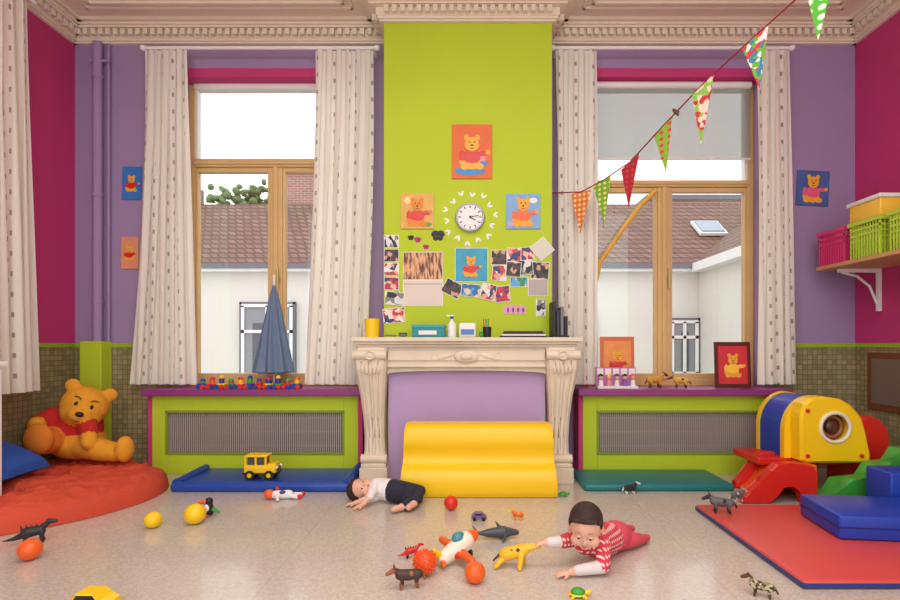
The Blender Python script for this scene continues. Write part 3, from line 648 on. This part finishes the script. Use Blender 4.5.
b=MB('baby_wipes_pack'); b.bx(Mx(459),Mx(476),3.95,4.03,ZM,ZM+.11,m_white,.015,3); b.bx(Mx(461),Mx(474),3.945,3.951,ZM+.02,ZM+.06,M((80,130,190),.5)); b.done()
b=MB('pencil_pot'); X=Mx(487); b.lathe((X,3.98,ZM),[(.03,0),(.034,.08),(.03,.08),(.028,.01)],m_black)
for i,m in enumerate((m_red,m_blue,m_green,m_yel)): b.cyl((X-.015+.01*i,3.98,ZM+.02),(X-.03+.02*i,3.975,ZM+.14),.004,.004,m,8)
b.done()
b=MB('green_toy_frog'); b.ball((Mx(481),3.91,ZM+.018),(.018,.018,.018),m_green); b.ball((Mx(481)-.008,3.90,ZM+.037),.007,m_green,seg=10); b.ball((Mx(481)+.008,3.90,ZM+.037),.007,m_green,seg=10); b.done()
b=MB('small_notebook_pile'); 
for i,m in enumerate((m_black,m_white,M((90,60,90),.5),m_black)): b.bx(Mx(500)+.01*i,Mx(546)-.01*i,3.94,4.06,ZM+.012*i,ZM+.012*(i+1)-.001,m,.002)
b.done()
b=MB('desk_file_organiser')
for i,m in enumerate((m_black,M((50,50,60),.5),m_grey,m_black)):
    x=Mx(551)+.03*i; b.bx(x,x+.024,3.92,4.09,ZM+.012,ZM+.27-.05*(i%2)-.02*i,m,.003)
b.bx(Mx(550),Mx(567),3.91,4.1,ZM,ZM+.012,m_black); b.done()
b=MB('silver_hairbrush'); b.cyl((Mx(386),3.94,ZM+.015),(Mx(398),3.94,ZM+.012),.007,.006,m_grey,12); b.ball((Mx(404),3.94,ZM+.016),(.035,.02,.014),m_grey); b.bx(Mx(400),Mx(408),3.93,3.95,ZM+.025,ZM+.035,m_black); b.done()
# ================================================================ SILL ITEMS
ZSL=.696
b=MB('folded_parasol'); Yp=4.375; X=(274-470)*Yp/F
pf=[(.008,.86),(.03,.78),(.055,.64),(.085,.48),(.115,.31),(.14,.18),(.15,.13),(.13,.12),(.02,.17)]
b.lathe((X,Yp,ZSL),[(r,z) for r,z in pf[::-1]],M((104,124,152),.8,.15,10,.2,40),64,lambda t,r,z:r*(1+.16*math.cos(9*t+z*3)))
b.cyl((X,Yp,ZSL+.03),(X,Yp,ZSL+.93),.009,.009,m_white,12); b.cyl((X,Yp,ZSL),(X,Yp,ZSL+.035),.06,.05,m_grey); b.ball((X,Yp,ZSL+.93),.013,m_white); b.done()
b=MB('wooden_bead_train'); cols=[m_blue,m_red,m_yel,m_green,m_org,m_blue,m_red,m_yel,m_green,m_red,m_blue]
for i in range(11):
    x=(203+9.4*i-470)*4.23/F
    b.box((x,4.23,ZSL+.032),(.062,.07,.02),cols[i],None,.005)
    for s in (-1,1): b.cyl((x-.018,4.23+s*.04,ZSL+.018),(x-.018,4.23+s*.05,ZSL+.018),.0175,.0175,m_red if i%2 else m_blue,16); b.cyl((x+.018,4.23+s*.04,ZSL+.018),(x+.018,4.23+s*.05,ZSL+.018),.0175,.0175,m_blue if i%2 else m_red,16)
    h=.02+.012*(i%3)
    b.cyl((x,4.23,ZSL+.04),(x,4.23,ZSL+.04+h),.02,.02,cols[(i+3)%11],16); b.ball((x,4.23,ZSL+.045+h),.02,cols[(i+5)%11],seg=14)
b.done()
o=pic('framed_bear_picture',714,750,340,386,4.27,M((210,50,60),.5,.2,12),True,M((250,200,60),.6),frame=M((90,30,26),.4)); o.location.z=ZSL+.19; o.rotation_euler=(-.06,0,0)
o=pic('framed_bear_picture',600,634,338,388,4.40,M((235,150,80),.5,.2,12),True,m_red,frame=M((214,110,60),.4)); o.location.z=ZSL+.213; o.rotation_euler=(-.04,0,0)
b=MB('toy_figure_box'); x0,x1=(597-470)*4.25/F,(637-470)*4.25/F; b.bx(x0,x1,4.22,4.30,ZSL,ZSL+.02,m_white); b.bx(x0,x1,4.28,4.30,ZSL,ZSL+.17,M((200,120,180),.5))
for i in range(5):
    x=x0+(i+.5)*(x1-x0)/5
    b.cyl((x,4.25,ZSL+.02),(x,4.25,ZSL+.07),.022,.016,[m_white,pinkpig,m_white,M((140,90,170),.5),m_white][i],14); b.ball((x,4.25,ZSL+.09),.02,m_skin,seg=12); b.ball((x,4.252,ZSL+.1),.02,[m_hair,m_yel,m_brown,m_hair,m_org][i],seg=12)
    b.bx(x-.025,x+.025,4.277,4.281,ZSL+.11,ZSL+.16,m_white)
b.done()
def quad(name,loc,yaw,s,body,spot=None,kind='horse',voxel=.0035):
    sp=spot or body; L=.055
    pr=[C((-L,0,.075),(L*.9,0,.08),.028,.031,body),E((0,0,.07),(.05,.026,.027),body)]
    if kind=='dino':
        pr=[C((-.03,0,.07),(.03,0,.075),.034,.028,body),C((.03,0,.08),(.075,0,.12),.02,.014,body),C((.075,0,.125),(.11,0,.12),.017,.011,body),C((-.03,0,.065),(-.10,0,.04),.028,.012,body),C((-.10,0,.04),(-.15,0,.035),.012,.004,body)]
        for i in range(6): pr.append(C((-.06+.025*i,0,.09+.004*i),(-.065+.025*i,0,.118),.008,.003,sp))
    else:
        nk=.13 if kind=='horse' else .11
        pr+=[C((L*.8,0,.09),(L+.03,0,nk),.02,.015,body),C((L+.03,0,nk),(L+.07,0,nk-.018),.016,.011,sp),E((L+.03,.012,nk+.017),(.005,.005,.011),body),E((L+.03,-.012,nk+.017),(.005,.005,.011),body),
             C((-L-.02,0,.085),(-L-.04,0,.045),.006,.008,sp)]
        if kind=='cow': pr+=[C((L+.025,.014,nk+.01),(L+.03,.026,nk+.028),.005,.003,sp),C((L+.025,-.014,nk+.01),(L+.03,-.026,nk+.028),.005,.003,sp),E((-.01,0,.085),(.025,.032,.02),sp)]
    for x,k in ((L*.8,-1),(-L*.85,1)):
        for y in (-.018,.018):
            pr+=[C((x,y,.065),(x+k*.006,y,.035),.014,.009,body),C((x+k*.006,y,.035),(x-k*.002,y,.009),.009,.009,sp)]
    return fuse(name,pr,voxel,2,None,Matrix.Translation(loc)@R3((0,0,yaw)).to_4x4()@Matrix.Scale(s,4))
quad('toy_horse',((655-470)*4.25/F,4.25,ZSL+.002),.2,.9,M((200,150,60),.5),m_brown)
quad('toy_cow',((681-470)*4.27/F,4.27,ZSL+.002),3.0,.8,M((214,170,70),.5),m_brown,'cow')
b=MB('pool_noodle'); b.tube([at(u,v,y) for u,v,y in ((586,383,4.50),(589,330,4.51),(594,290,4.52),(600,262,4.52),(612,245,4.53),(625,226,4.53),(640,206,4.53),(656,190,4.53))],.02,M((240,184,70),.5),12); b.done()
# ================================================================ BUNTING
SP=[(0.655,4.28,2.30),tuple(at(581,192,4.15)),tuple(at(602,181,4.0)),tuple(at(630,162,3.8)),tuple(at(663,126,3.6)),tuple(at(703,84,3.35)),tuple(at(755,36,3.1)),tuple(at(822,-24,2.8)),tuple(at(912,-100,2.52))]
b=MB('bunting_garland'); b.tube(SP,.005,M((140,30,50),.8),8)
fm=[dots('flag_orange',(226,120,50),(250,220,160),26,flag=True),dots('flag_green',(120,180,60),(240,230,120),26,flag=True),dots('flag_red',(176,34,50),(196,60,66),26,flag=True),dots('flag_lime',(140,190,60),(230,60,80),22,flag=True),patch('flag_redgreen',[(200,50,50),(150,200,90),(210,60,60),(240,220,200)],34,.8),patch('flag_multi',[(240,235,225),(220,60,70),(120,180,60),(240,240,235),(60,140,170)],34,.8),dots('flag_green2',(90,190,60),(240,245,220),20,.3,flag=True)]
for i in range(7):
    p=Vector(SP[i+1]); d=(Vector(SP[min(i+2,8)])-Vector(SP[i])).normalized(); w=.085
    a,c=p-d*w,p+d*w; h=.41 if i==4 else .35; ap=p+Vector((.01*(i%2),.03*(-1)**i,-h+.02))
    nrm=(c-a).cross(ap-a).normalized()*.0015
    bm=bmesh.new(); t1=[bm.verts.new(q-nrm) for q in (a,c,ap)]; t2=[bm.verts.new(q+nrm) for q in (a,c,ap)]
    bm.faces.new(t1); bm.faces.new(t2[::-1])
    for k in range(3): bm.faces.new((t1[k],t2[k],t2[(k+1)%3],t1[(k+1)%3]))
    b.fin(bm,fm[i],False)
p=at(676,111,3.5); b.box(p,(.05,.012,.012),m_brown,(0,.5,0)); b.box(p+Vector((0,0,-.014)),(.05,.012,.01),m_brown,(0,.7,0))
b.done()
# ================================================================ SHELF & BASKETS
b=MB('wall_shelf'); ZH=1.66; b.bx(2.86,XR-.001,2.6,4.3,ZH,ZH+.03,M((206,152,100),.5,.15,4),.003)
for y in (4.15,3.3):
    b.bx(XR-.03,XR-.001,y,y+.03,ZH-.34,ZH,m_white,.003); b.bx(2.95,XR-.03,y,y+.03,ZH-.03,ZH,m_white,.003); b.tube([(2.98,y+.015,ZH-.03),(3.10,y+.015,ZH-.06),(3.2,y+.015,ZH-.14),(XR-.03,y+.015,ZH-.28)],.01,m_white,8)
b.done()
def basket(name,x0,x1,y0,y1,z0,h,mat,lid=None):
    b=MB(name)
    def ring(z,k,zz=.012):
        X0,X1,YY0,YY1=x0+k,x1-k,y0+k,y1-k
        b.bx(X0,X1,YY0,YY0+.006,z,z+zz,mat); b.bx(X0,X1,YY1-.006,YY1,z,z+zz,mat); b.bx(X0,X0+.006,YY0,YY1,z,z+zz,mat); b.bx(X1-.006,X1,YY0,YY1,z,z+zz,mat)
    b.bx(x0+.02,x1-.02,y0+.02,y1-.02,z0,z0+.01,mat)
    n=6
    for i in range(n): ring(z0+i*(h-.03)/n,.02-.02*i/n,zz=.016)
    b.bx(x0-.006,x1+.006,y0-.006,y0+.006,z0+h-.03,z0+h,mat,.003); b.bx(x0-.006,x1+.006,y1-.006,y1+.006,z0+h-.03,z0+h,mat,.003); b.bx(x0-.006,x0+.006,y0,y1,z0+h-.03,z0+h,mat,.003); b.bx(x1-.006,x1+.006,y0,y1,z0+h-.03,z0+h,mat,.003)
    k=int((x1-x0)/.028)
    for i in range(k+1):
        x=x0+.015+i*(x1-x0-.03)/k
        for y in (y0+.008,y1-.008): b.bx(x-.005,x+.005,y-.003,y+.003,z0,z0+h-.02,mat)
    k=int((y1-y0)/.028)
    for i in range(k+1):
        y=y0+.015+i*(y1-y0-.03)/k
        for x in (x0+.008,x1-.008): b.bx(x-.003,x+.003,y-.005,y+.005,z0,z0+h-.02,mat)
    b.bx(x0+.024,x1-.024,y0+.024,y1-.024,z0+.011,z0+h*.8,lid or mat,.01)
    return b.done()
zs=ZH+.031
basket('pink_storage_basket',2.86,3.22,3.98,4.28,zs,.27,M((222,60,120),.4))
basket('lime_storage_basket',2.86,3.22,3.63,3.93,zs,.27,M((186,212,60),.4))
basket('lime_storage_basket',2.86,3.22,3.26,3.56,zs,.27,M((186,212,60),.4))
b=MB('yellow_storage_box'); b.box((3.04,3.80,zs+.337),(.32,.30,.13),M((246,196,60),.3),None,.01,3); b.box((3.04,3.80,zs+.412),(.35,.33,.03),M((232,232,222),.3),None,.008,3); b.done()
# ================================================================ TOYS
def ball(name,u,v,rpx,mat,z=0):
    p=fl(u,v,z); r=rpx*p.y/F; b=MB(name); b.ball((p.x,p.y,z+r+.001),r,mat,seg=32); b.torus((p.x,p.y,z+r+.001),r*.995,r*.02,mat,(.6,.3,0),32,6); return b.done()
ball('yellow_ball',153,528,8,m_yel); ball('yellow_ball',195,524,10,m_yel); ball('orange_ball',30,560,10.5,m_org); ball('orange_ball',475,583,10.5,m_org); ball('red_ball',451,510,7,M((226,50,30),.3))
p=fl(425,575); b=MB('spiky_ball'); r=.052; c=Vector((p.x,p.y,r+.008)); mo=M((236,84,30),.4); b.ball(c,r,mo,seg=28)
for i in range(110):
    zz=1-2*(i+.5)/110; a=i*2.39996; q=math.sqrt(1-zz*zz); d=Vector((q*math.cos(a),q*math.sin(a),zz)); b.cyl(c+d*(r-.002),c+d*(r+.008),.005,.0015,mo,7)
b.done()
# yellow toy truck on the blue mat
b=MB('yellow_toy_truck'); p=Vector((-1.54,3.86,.062)); dg=M((70,74,80),.3)
b.box(p+Vector((0,0,.075)),(.235,.12,.065),m_yel,None,.014,3)
b.box(p+Vector((-.03,0,.172)),(.165,.112,.016),m_yel,None,.006,3)
for x in (-.105,-.03,.043):
    for y in (-.05,.05): b.box(p+Vector((x,y,.135)),(.014,.01,.075),m_yel)
b.box(p+Vector((-.03,0,.13)),(.13,.09,.06),dg,None,.004)
b.box(p+Vector((.085,0,.108)),(.06,.10,.02),m_yel,None,.008,3); b.box(p+Vector((.119,0,.075)),(.006,.08,.03),dg)
b.box(p+Vector((0,0,.047)),(.245,.122,.01),m_black)
for x in (-.07,.07):
    for y in (-.056,.056): b.cyl(p+Vector((x,y-.012,.035)),p+Vector((x,y+.012,.035)),.035,.035,m_black,22); b.cyl(p+Vector((x,y-.014,.035)),p+Vector((x,y+.014,.035)),.016,.016,m_yel,14)
for y in (-.042,.042): b.ball(p+Vector((.12,y,.088)),.011,m_white,seg=10)
b.done()
pp=fl(283,499); T0=Matrix.Translation((pp.x,pp.y,.001))@R3((0,0,.15)).to_4x4()
fuse('white_rag_doll',[E((-.09,0,.035),(.036,.032,.033),m_org),C((-.05,0,.03),(.04,0,.03),.028,.03,m_white),C((.04,-.01,.025),(.10,-.03,.018),.018,.014,m_white),C((.04,.015,.025),(.11,.03,.018),.018,.014,m_white),E((.115,-.035,.02),(.016,.014,.018),m_red),E((.125,.035,.02),(.016,.014,.018),m_red),C((-.04,-.02,.03),(-.02,-.07,.016),.014,.012,m_white),C((-.04,.02,.04),(-.05,.06,.06),.014,.012,m_red),E((.0,-.02,.05),(.02,.012,.014),M((60,60,140),.5))],.004,2,None,T0)
pp=fl(209,516); fuse('toy_toucan',[C((0,0,.03),(.0,0,.06),.03,.025,m_black),E((0,0,.09),(.024,.022,.024),m_black),C((-.02,-.01,.09),(-.065,-.02,.082),.014,.006,m_org),C((.02,0,.04),(.06,.01,.02),.016,.006,m_green),E((-.005,-.02,.05),(.018,.012,.025),m_white),C((-.01,-.01,.01),(-.03,-.02,.007),.006,.006,m_org),C((.01,-.01,.01),(.0,-.03,.007),.006,.006,m_org)],.003,1,None,Matrix.Translation((pp.x,pp.y,.001))@Matrix.Scale(1.0,4))
dk=M((40,40,44),.5); gm2=M((96,98,100),.5)
quad('toy_dinosaur',fl(34,543)+Vector((0,0,.001)),.5,.85,dk,M((70,40,40),.5),'dino')
quad('toy_elephant',fl(722,513,.042)+Vector((0,0,.001)),2.9,.85,gm2,dk,'cow'); quad('toy_rhino',fl(737,502,.042),.3,.65,gm2,M((180,180,180),.5),'cow')
quad('toy_bull',fl(409,588)+Vector((0,0,.001)),3.4,.75,M((70,46,40),.5),M((150,90,60),.5),'cow'); quad('toy_zebra',fl(630,494)+Vector((0,0,.001)),.2,.6,m_black,m_white,'horse')
quad('toy_leopard',fl(762,597)+Vector((0,0,.001)),2.6,.6,patch('leopard',[(200,190,150),(60,50,40),(150,140,90)],90,.5),m_brown,'horse')
quad('toy_crocodile',fl(412,558)+Vector((0,0,.001)),.3,.5,m_red,dk,'dino'); quad('toy_lion',fl(518,520)+Vector((0,0,.001)),2.8,.45,m_org,m_yel,'cow')
def turtle(name,u,v,s,m1,m2):
    pp=fl(u,v); fuse(name,[E((0,0,.035),(.05,.04,.03),m1),E((0,0,.02),(.056,.046,.012),m2),C((.04,0,.025),(.08,0,.035),.014,.016,m2)]+[C((x,y,.015),(x*1.4,y*1.5,.011),.012,.01,m2) for x in (-.035,.035) for y in (-.03,.03)]+[C((-.05,0,.02),(-.075,0,.012),.008,.004,m2)],.003,2,None,Matrix.Translation((pp.x,pp.y,.001))@Matrix.Scale(s,4))
turtle('toy_turtle',578,597,.6,m_green,m_yel); turtle('toy_turtle',563,496,.5,m_green,m_green)
def car(name,u,v,s,m):
    p=fl(u,v)+Vector((0,0,.001)); b=MB(name)
    b.prism([(p.x+s*x,p.z+s*z) for x,z in ((-.06,.015),(-.06,.035),(-.045,.042),(-.03,.062),(.02,.062),(.035,.042),(.06,.036),(.062,.015))],p.y-s*.028,p.y+s*.028,m,'Y',.004*s,2)
    b.prism([(p.x+s*x,p.z+s*z) for x,z in ((-.038,.043),(-.027,.058),(.017,.058),(.028,.043))],p.y-s*.0285,p.y+s*.0285,m_black,'Y')
    for x in (-.036,.036):
        for y in (-.028,.028): b.cyl(p+Vector((x,y-.006,.0145))*s,p+Vector((x,y+.006,.0145))*s,.0145*s,.0145*s,m_black,16)
    b.done()
car('toy_car',479,520,.75,M((120,90,150),.4)); car('toy_car',93,612,1.4,m_yel)
pp=fl(500,539); T0=Matrix.Translation((pp.x,pp.y,.001))@R3((0,0,.12)).to_4x4()
sk=M((70,78,84),.4)
fuse('toy_shark',[C((-.07,0,.034),(.02,0,.036),.022,.033,sk),C((.02,0,.036),(.09,0,.032),.033,.016,sk),C((-.07,0,.034),(-.12,0,.035),.02,.008,sk),C((-.12,0,.035),(-.15,0,.075),.008,.003,sk),C((-.12,0,.035),(-.145,0,.012),.008,.003,sk),C((.0,0,.06),(-.025,0,.095),.012,.003,sk),C((.03,-.025,.025),(.0,-.07,.012),.01,.004,sk),C((.03,.025,.025),(.0,.07,.012),.01,.004,sk),E((.03,0,.02),(.06,.02,.012),m_white)],.003,2,None,T0)
pp=fl(460,562); T0=Matrix.Translation((pp.x,pp.y,.001))@R3((0,-.25,.6)).to_4x4()
wh=M((238,226,204),.35)
fuse('toy_airplane',[C((-.08,0,.06),(.05,0,.085),.035,.048,wh),C((.05,0,.085),(.10,0,.09),.046,.03,m_org),C((0,.03,.07),(.0,.14,.07),.022,.018,m_org),C((0,-.03,.06),(.0,-.12,.05),.022,.018,m_org),C((-.09,0,.065),(-.12,0,.12),.02,.012,m_yel),C((-.09,0,.06),(-.11,.05,.06),.016,.01,m_org),C((-.09,0,.06),(-.11,-.05,.055),.016,.01,m_org),E((.02,0,.12),(.035,.028,.025),M((60,140,150),.3)),E((.12,0,.09),.016,m_red),E((.04,-.03,.032),(.024,.014,.024),m_black),E((.04,.03,.032),(.024,.014,.024),m_black),E((-.02,-.035,.06),(.022,.014,.02),m_red)],.005,2,None,T0)
# ================================================================ TODDLERS
def frame(face,up):
    y=-Vector(face).normalized(); x=y.cross(Vector(up)).normalized(); z=x.cross(y).normalized()
    return Matrix((x,y,z)).transposed()
def head(parent,c,face,up,s,hairm=m_hair):
    R=frame(face,up); c=Vector(c)
    P=lambda x,y,z:c+R@(Vector((x,y,z))*s)
    def e(x,y,z,rx,ry,rz,m): return E(P(x,y,z),(rx*s,ry*s,rz*s),m,R=R)
    pr=[e(0,.01,.012,.073,.082,.078,m_skin),e(0,-.02,-.032,.058,.056,.044,m_skin),e(.034,-.044,-.034,.031,.029,.028,m_skin),e(-.034,-.044,-.034,.031,.029,.028,m_skin),e(0,-.056,-.058,.022,.018,.014,m_skin),
        e(0,-.076,-.024,.010,.010,.008,m_skin),e(0,-.071,-.012,.006,.009,.012,m_skin),e(.075,.01,-.014,.009,.016,.022,m_skin),e(-.075,.01,-.014,.009,.016,.022,m_skin),
        e(0,.026,.028,.0775,.0855,.078,hairm),e(.03,-.043,.072,.031,.016,.011,hairm),e(-.03,-.043,.072,.031,.016,.011,hairm),e(.068,.0,.03,.010,.024,.026,hairm),e(-.068,.0,.03,.010,.024,.026,hairm),e(0,-.05,.073,.02,.012,.009,hairm)]
    b=MB('face_details'); lip=M((206,112,104),.45)
    for sx in (-1,1):
        b.ball(P(sx*.027,-.0640,-.004),(.0115*s,.0065*s,.0065*s),m_white,R=R,seg=16); b.ball(P(sx*.027,-.0672,-.0055),(.0068*s,.0042*s,.0062*s),M((40,26,20),.15),R=R,seg=14)
        b.ball(P(sx*.027,-.0640,.0010),(.0135*s,.0082*s,.0058*s),m_skin,R=R,seg=16)
        b.tube([P(sx*.016,-.0705,-.001),P(sx*.027,-.0728,.0005),P(sx*.039,-.0675,-.0025)],.0011*s,m_hair,8)
        b.tube([P(sx*.015,-.0715,.024),P(sx*.028,-.0705,.028),P(sx*.042,-.0645,.025)],[.001*s,.0018*s,.0008*s],M((150,108,84),.8),8)
    b.tube([P(-.014,-.0700,-.045),P(-.006,-.0745,-.0435),P(0,-.0755,-.045),P(.006,-.0745,-.0435),P(.014,-.0700,-.045)],[.001*s,.0028*s,.003*s,.0028*s,.001*s],lip,8)
    b.tube([P(-.010,-.0705,-.049),P(0,-.0750,-.051),P(.010,-.0705,-.049)],[.0015*s,.0038*s,.0015*s],lip,8)
    b.done(parent); return pr
def hand(w,d,n,side,s=1,curl=.5):
    w=Vector(w); d=Vector(d).normalized(); n=Vector(n); n=(n-d*n.dot(d)).normalized(); t=d.cross(n)*side
    R=Matrix((d,t,n)).transposed(); pr=[E(w+d*.026*s,(.03*s,.024*s,.013*s),m_skin,R=R)]
    for i,(o,L) in enumerate(((.019,.034),(.0065,.038),(-.006,.035),(-.018,.027))):
        a=w+d*.045*s+t*o*s; sp=(d+t*(o*7)).normalized(); k=(sp-n*curl*.5).normalized(); k2=(sp-n*curl*1.4).normalized()
        m1=a+k*L*.55*s; pr+=[C(a,m1,.0062*s,.0056*s,m_skin),C(m1,m1+k2*L*.45*s,.0056*s,.0046*s,m_skin)]
    a=w+d*.014*s+t*.018*s; k=(d*.6+t*.8-n*.2).normalized(); m1=a+k*.022*s; pr+=[C(a,m1,.0085*s,.0068*s,m_skin),C(m1,m1+(d*.9+t*.35-n*.3).normalized()*.016*s,.0068*s,.005*s,m_skin)]
    return pr
k1=empty('toddler_lying'); wsh=M((236,232,228),.85,.06,20,.3,60)
pr=head(k1,(-.745,3.50,.088),(.22,-.72,.62),(-1,-.05,.05),1.0)
pr+=[C((-.69,3.50,.085),(-.645,3.51,.09),.034,.04,m_skin),C((-.62,3.51,.092),(-.54,3.48,.088),.078,.080,wsh),E((-.635,3.49,.1),(.05,.07,.07),wsh),
 C((-.51,3.47,.086),(-.46,3.45,.083),.082,.08,m_jean),
 C((-.46,3.44,.055),(-.325,3.40,.05),.054,.043,m_jean),C((-.325,3.40,.05),(-.40,3.27,.04),.042,.031,m_jean),
 C((-.46,3.47,.105),(-.31,3.46,.085),.056,.043,m_jean),C((-.31,3.46,.085),(-.33,3.31,.055),.042,.031,m_jean),
 C((-.63,3.45,.12),(-.65,3.36,.075),.034,.029,wsh),C((-.65,3.36,.075),(-.695,3.31,.032),.024,.018,m_skin),
 C((-.63,3.47,.04),(-.70,3.40,.035),.032,.026,wsh),C((-.70,3.40,.035),(-.755,3.375,.026),.022,.018,m_skin)]
pr+=hand((-.695,3.31,.028),(-.8,-.5,-.1),(0,0,1),-1,.9); pr+=hand((-.755,3.375,.022),(-1,-.2,0),(0,0,1),-1,.9)
for a,d in (((-.415,3.25,.034),(-.75,-.6,-.05)),((-.335,3.285,.045),(-.5,-.85,-.15))):
    a=Vector(a); d=Vector(d).normalized(); sd=Vector((d.y,-d.x,0)); pr+=[E(a,.025,m_skin),C(a,a+d*.06,.022,.021,m_skin)]
    for i in range(5): pr.append(E(a+d*(.083-.003*i)+sd*(-.017+.0085*i),.0075-.0006*i,m_skin))
fuse('body',pr,.0042,2,k1)
k1.scale=(.92,)*3; k1.location=(-.6*.08,3.47*.08,0)
k2=empty('toddler_crawling'); top_=dots('toddler_top_print',(214,66,74),(240,226,222),38,.26,.85); slv=M((222,214,212),.85,.08,30,.3,60); trs=M((214,78,92),.85,.1,20,.3,60)
hc=Vector((.535,2.40,.222))
pr=head(k2,hc,(-.28,-.88,-.36),(-.10,-.35,.93),1.08)
pr+=[C((.575,2.49,.15),(.55,2.44,.175),.045,.038,m_skin),C((.60,2.51,.115),(.70,2.61,.092),.085,.086,top_),E((.585,2.48,.12),(.105,.065,.065),top_,(0,0,.5)),
 C((.74,2.65,.088),(.77,2.68,.084),.083,.08,trs),
 C((.77,2.66,.06),(.86,2.70,.052),.055,.044,trs),C((.86,2.70,.05),(.925,2.75,.036),.041,.03,trs),
 C((.75,2.72,.06),(.82,2.83,.052),.055,.044,trs),C((.82,2.83,.05),(.885,2.90,.036),.041,.03,trs),
 C((.925,2.75,.034),(.97,2.79,.028),.029,.022,trs),C((.885,2.90,.034),(.93,2.94,.028),.029,.022,trs),
 C((.63,2.45,.12),(.61,2.36,.05),.043,.036,top_),C((.61,2.36,.046),(.485,2.345,.034),.034,.026,slv),C((.485,2.345,.032),(.45,2.343,.026),.021,.019,m_skin),
 C((.51,2.51,.13),(.43,2.47,.125),.042,.034,top_),C((.43,2.47,.125),(.365,2.45,.13),.032,.026,slv),C((.365,2.45,.13),(.345,2.445,.13),.021,.019,m_skin)]
pr+=hand((.445,2.343,.022),(-1,-.1,-.05),(0,0,1),-1,.9,.3); pr+=hand((.34,2.445,.132),(-1,0,-.25),(0,.1,1),1,.9,1.0)
fuse('body',pr,.0042,2,k2)
k2.scale=(.93,)*3; k2.location=(.53*.07,2.42*.07,0)
yt=M((244,190,40),.45)
fuse('toy_giraffe',[C((.17,2.46,.06),(.25,2.45,.085),.032,.03,yt),C((.25,2.45,.09),(.295,2.445,.102),.022,.016,yt),E((.305,2.445,.102),(.03,.016,.014),yt),C((.16,2.45,.05),(.12,2.43,.013),.015,.011,yt),C((.17,2.48,.05),(.15,2.50,.013),.015,.011,yt),C((.24,2.43,.07),(.23,2.41,.013),.015,.011,yt),C((.25,2.47,.07),(.26,2.49,.013),.015,.011,yt),C((.15,2.46,.07),(.11,2.46,.03),.007,.005,m_brown),E((.2,2.44,.085),(.014,.01,.01),m_brown),E((.225,2.43,.09),(.01,.008,.01),m_brown)],.0035,2)
# ================================================================ LIGHT, WORLD, CAMERA
w=bpy.data.worlds.new('World'); bpy.context.scene.world=w; w.use_nodes=True; nt=w.node_tree; bg=nt.nodes['Background']
tc=nt.nodes.new('ShaderNodeTexCoord'); n=nt.nodes.new('ShaderNodeTexNoise'); n.inputs['Scale'].default_value=2.2; n.inputs['Detail'].default_value=5; nt.links.new(tc.outputs['Generated'],n.inputs['Vector'])
r=nt.nodes.new('ShaderNodeValToRGB'); r.color_ramp.elements[0].position=.35; r.color_ramp.elements[0].color=lin((212,218,226)); r.color_ramp.elements[1].position=.6; r.color_ramp.elements[1].color=(1,1,1,1)
nt.links.new(n.outputs['Fac'],r.inputs[0]); nt.links.new(r.outputs[0],bg.inputs[0]); bg.inputs[1].default_value=1.95
def area(name,loc,rot,sx,sy,e,col=(1,1,1)):
    l=bpy.data.lights.new(name,'AREA'); l.shape='RECTANGLE'; l.size=sx; l.size_y=sy; l.energy=e; l.color=col; o=bpy.data.objects.new(name,l); o.location=loc; o.rotation_euler=rot; bpy.context.scene.collection.objects.link(o)
area('fill_light',(0,1.6,3.7),(0,0,0),3.5,1.2,58,(1,.98,.95)); area('fill_light',(0,-.6,3.5),(.5,0,0),4,1.2,60,(1,.98,.95))  # unseen area lights added to brighten the room, no real fixtures behind them
sn=bpy.data.lights.new('sun','SUN'); sn.energy=.3; sn.angle=.3; so=bpy.data.objects.new('sun',sn); so.rotation_euler=(math.radians(35),0,math.radians(20)); bpy.context.scene.collection.objects.link(so)
cam=bpy.data.cameras.new('camera'); cam.sensor_width=36; cam.lens=F/900*36; cam.shift_x=-20/900; cam.shift_y=45/900; cam.clip_start=.05
co=bpy.data.objects.new('camera',cam); co.location=(0,0,CH); co.rotation_euler=(math.pi/2,0,0); bpy.context.scene.collection.objects.link(co); bpy.context.scene.camera=co
bpy.context.scene.view_settings.view_transform='Standard'
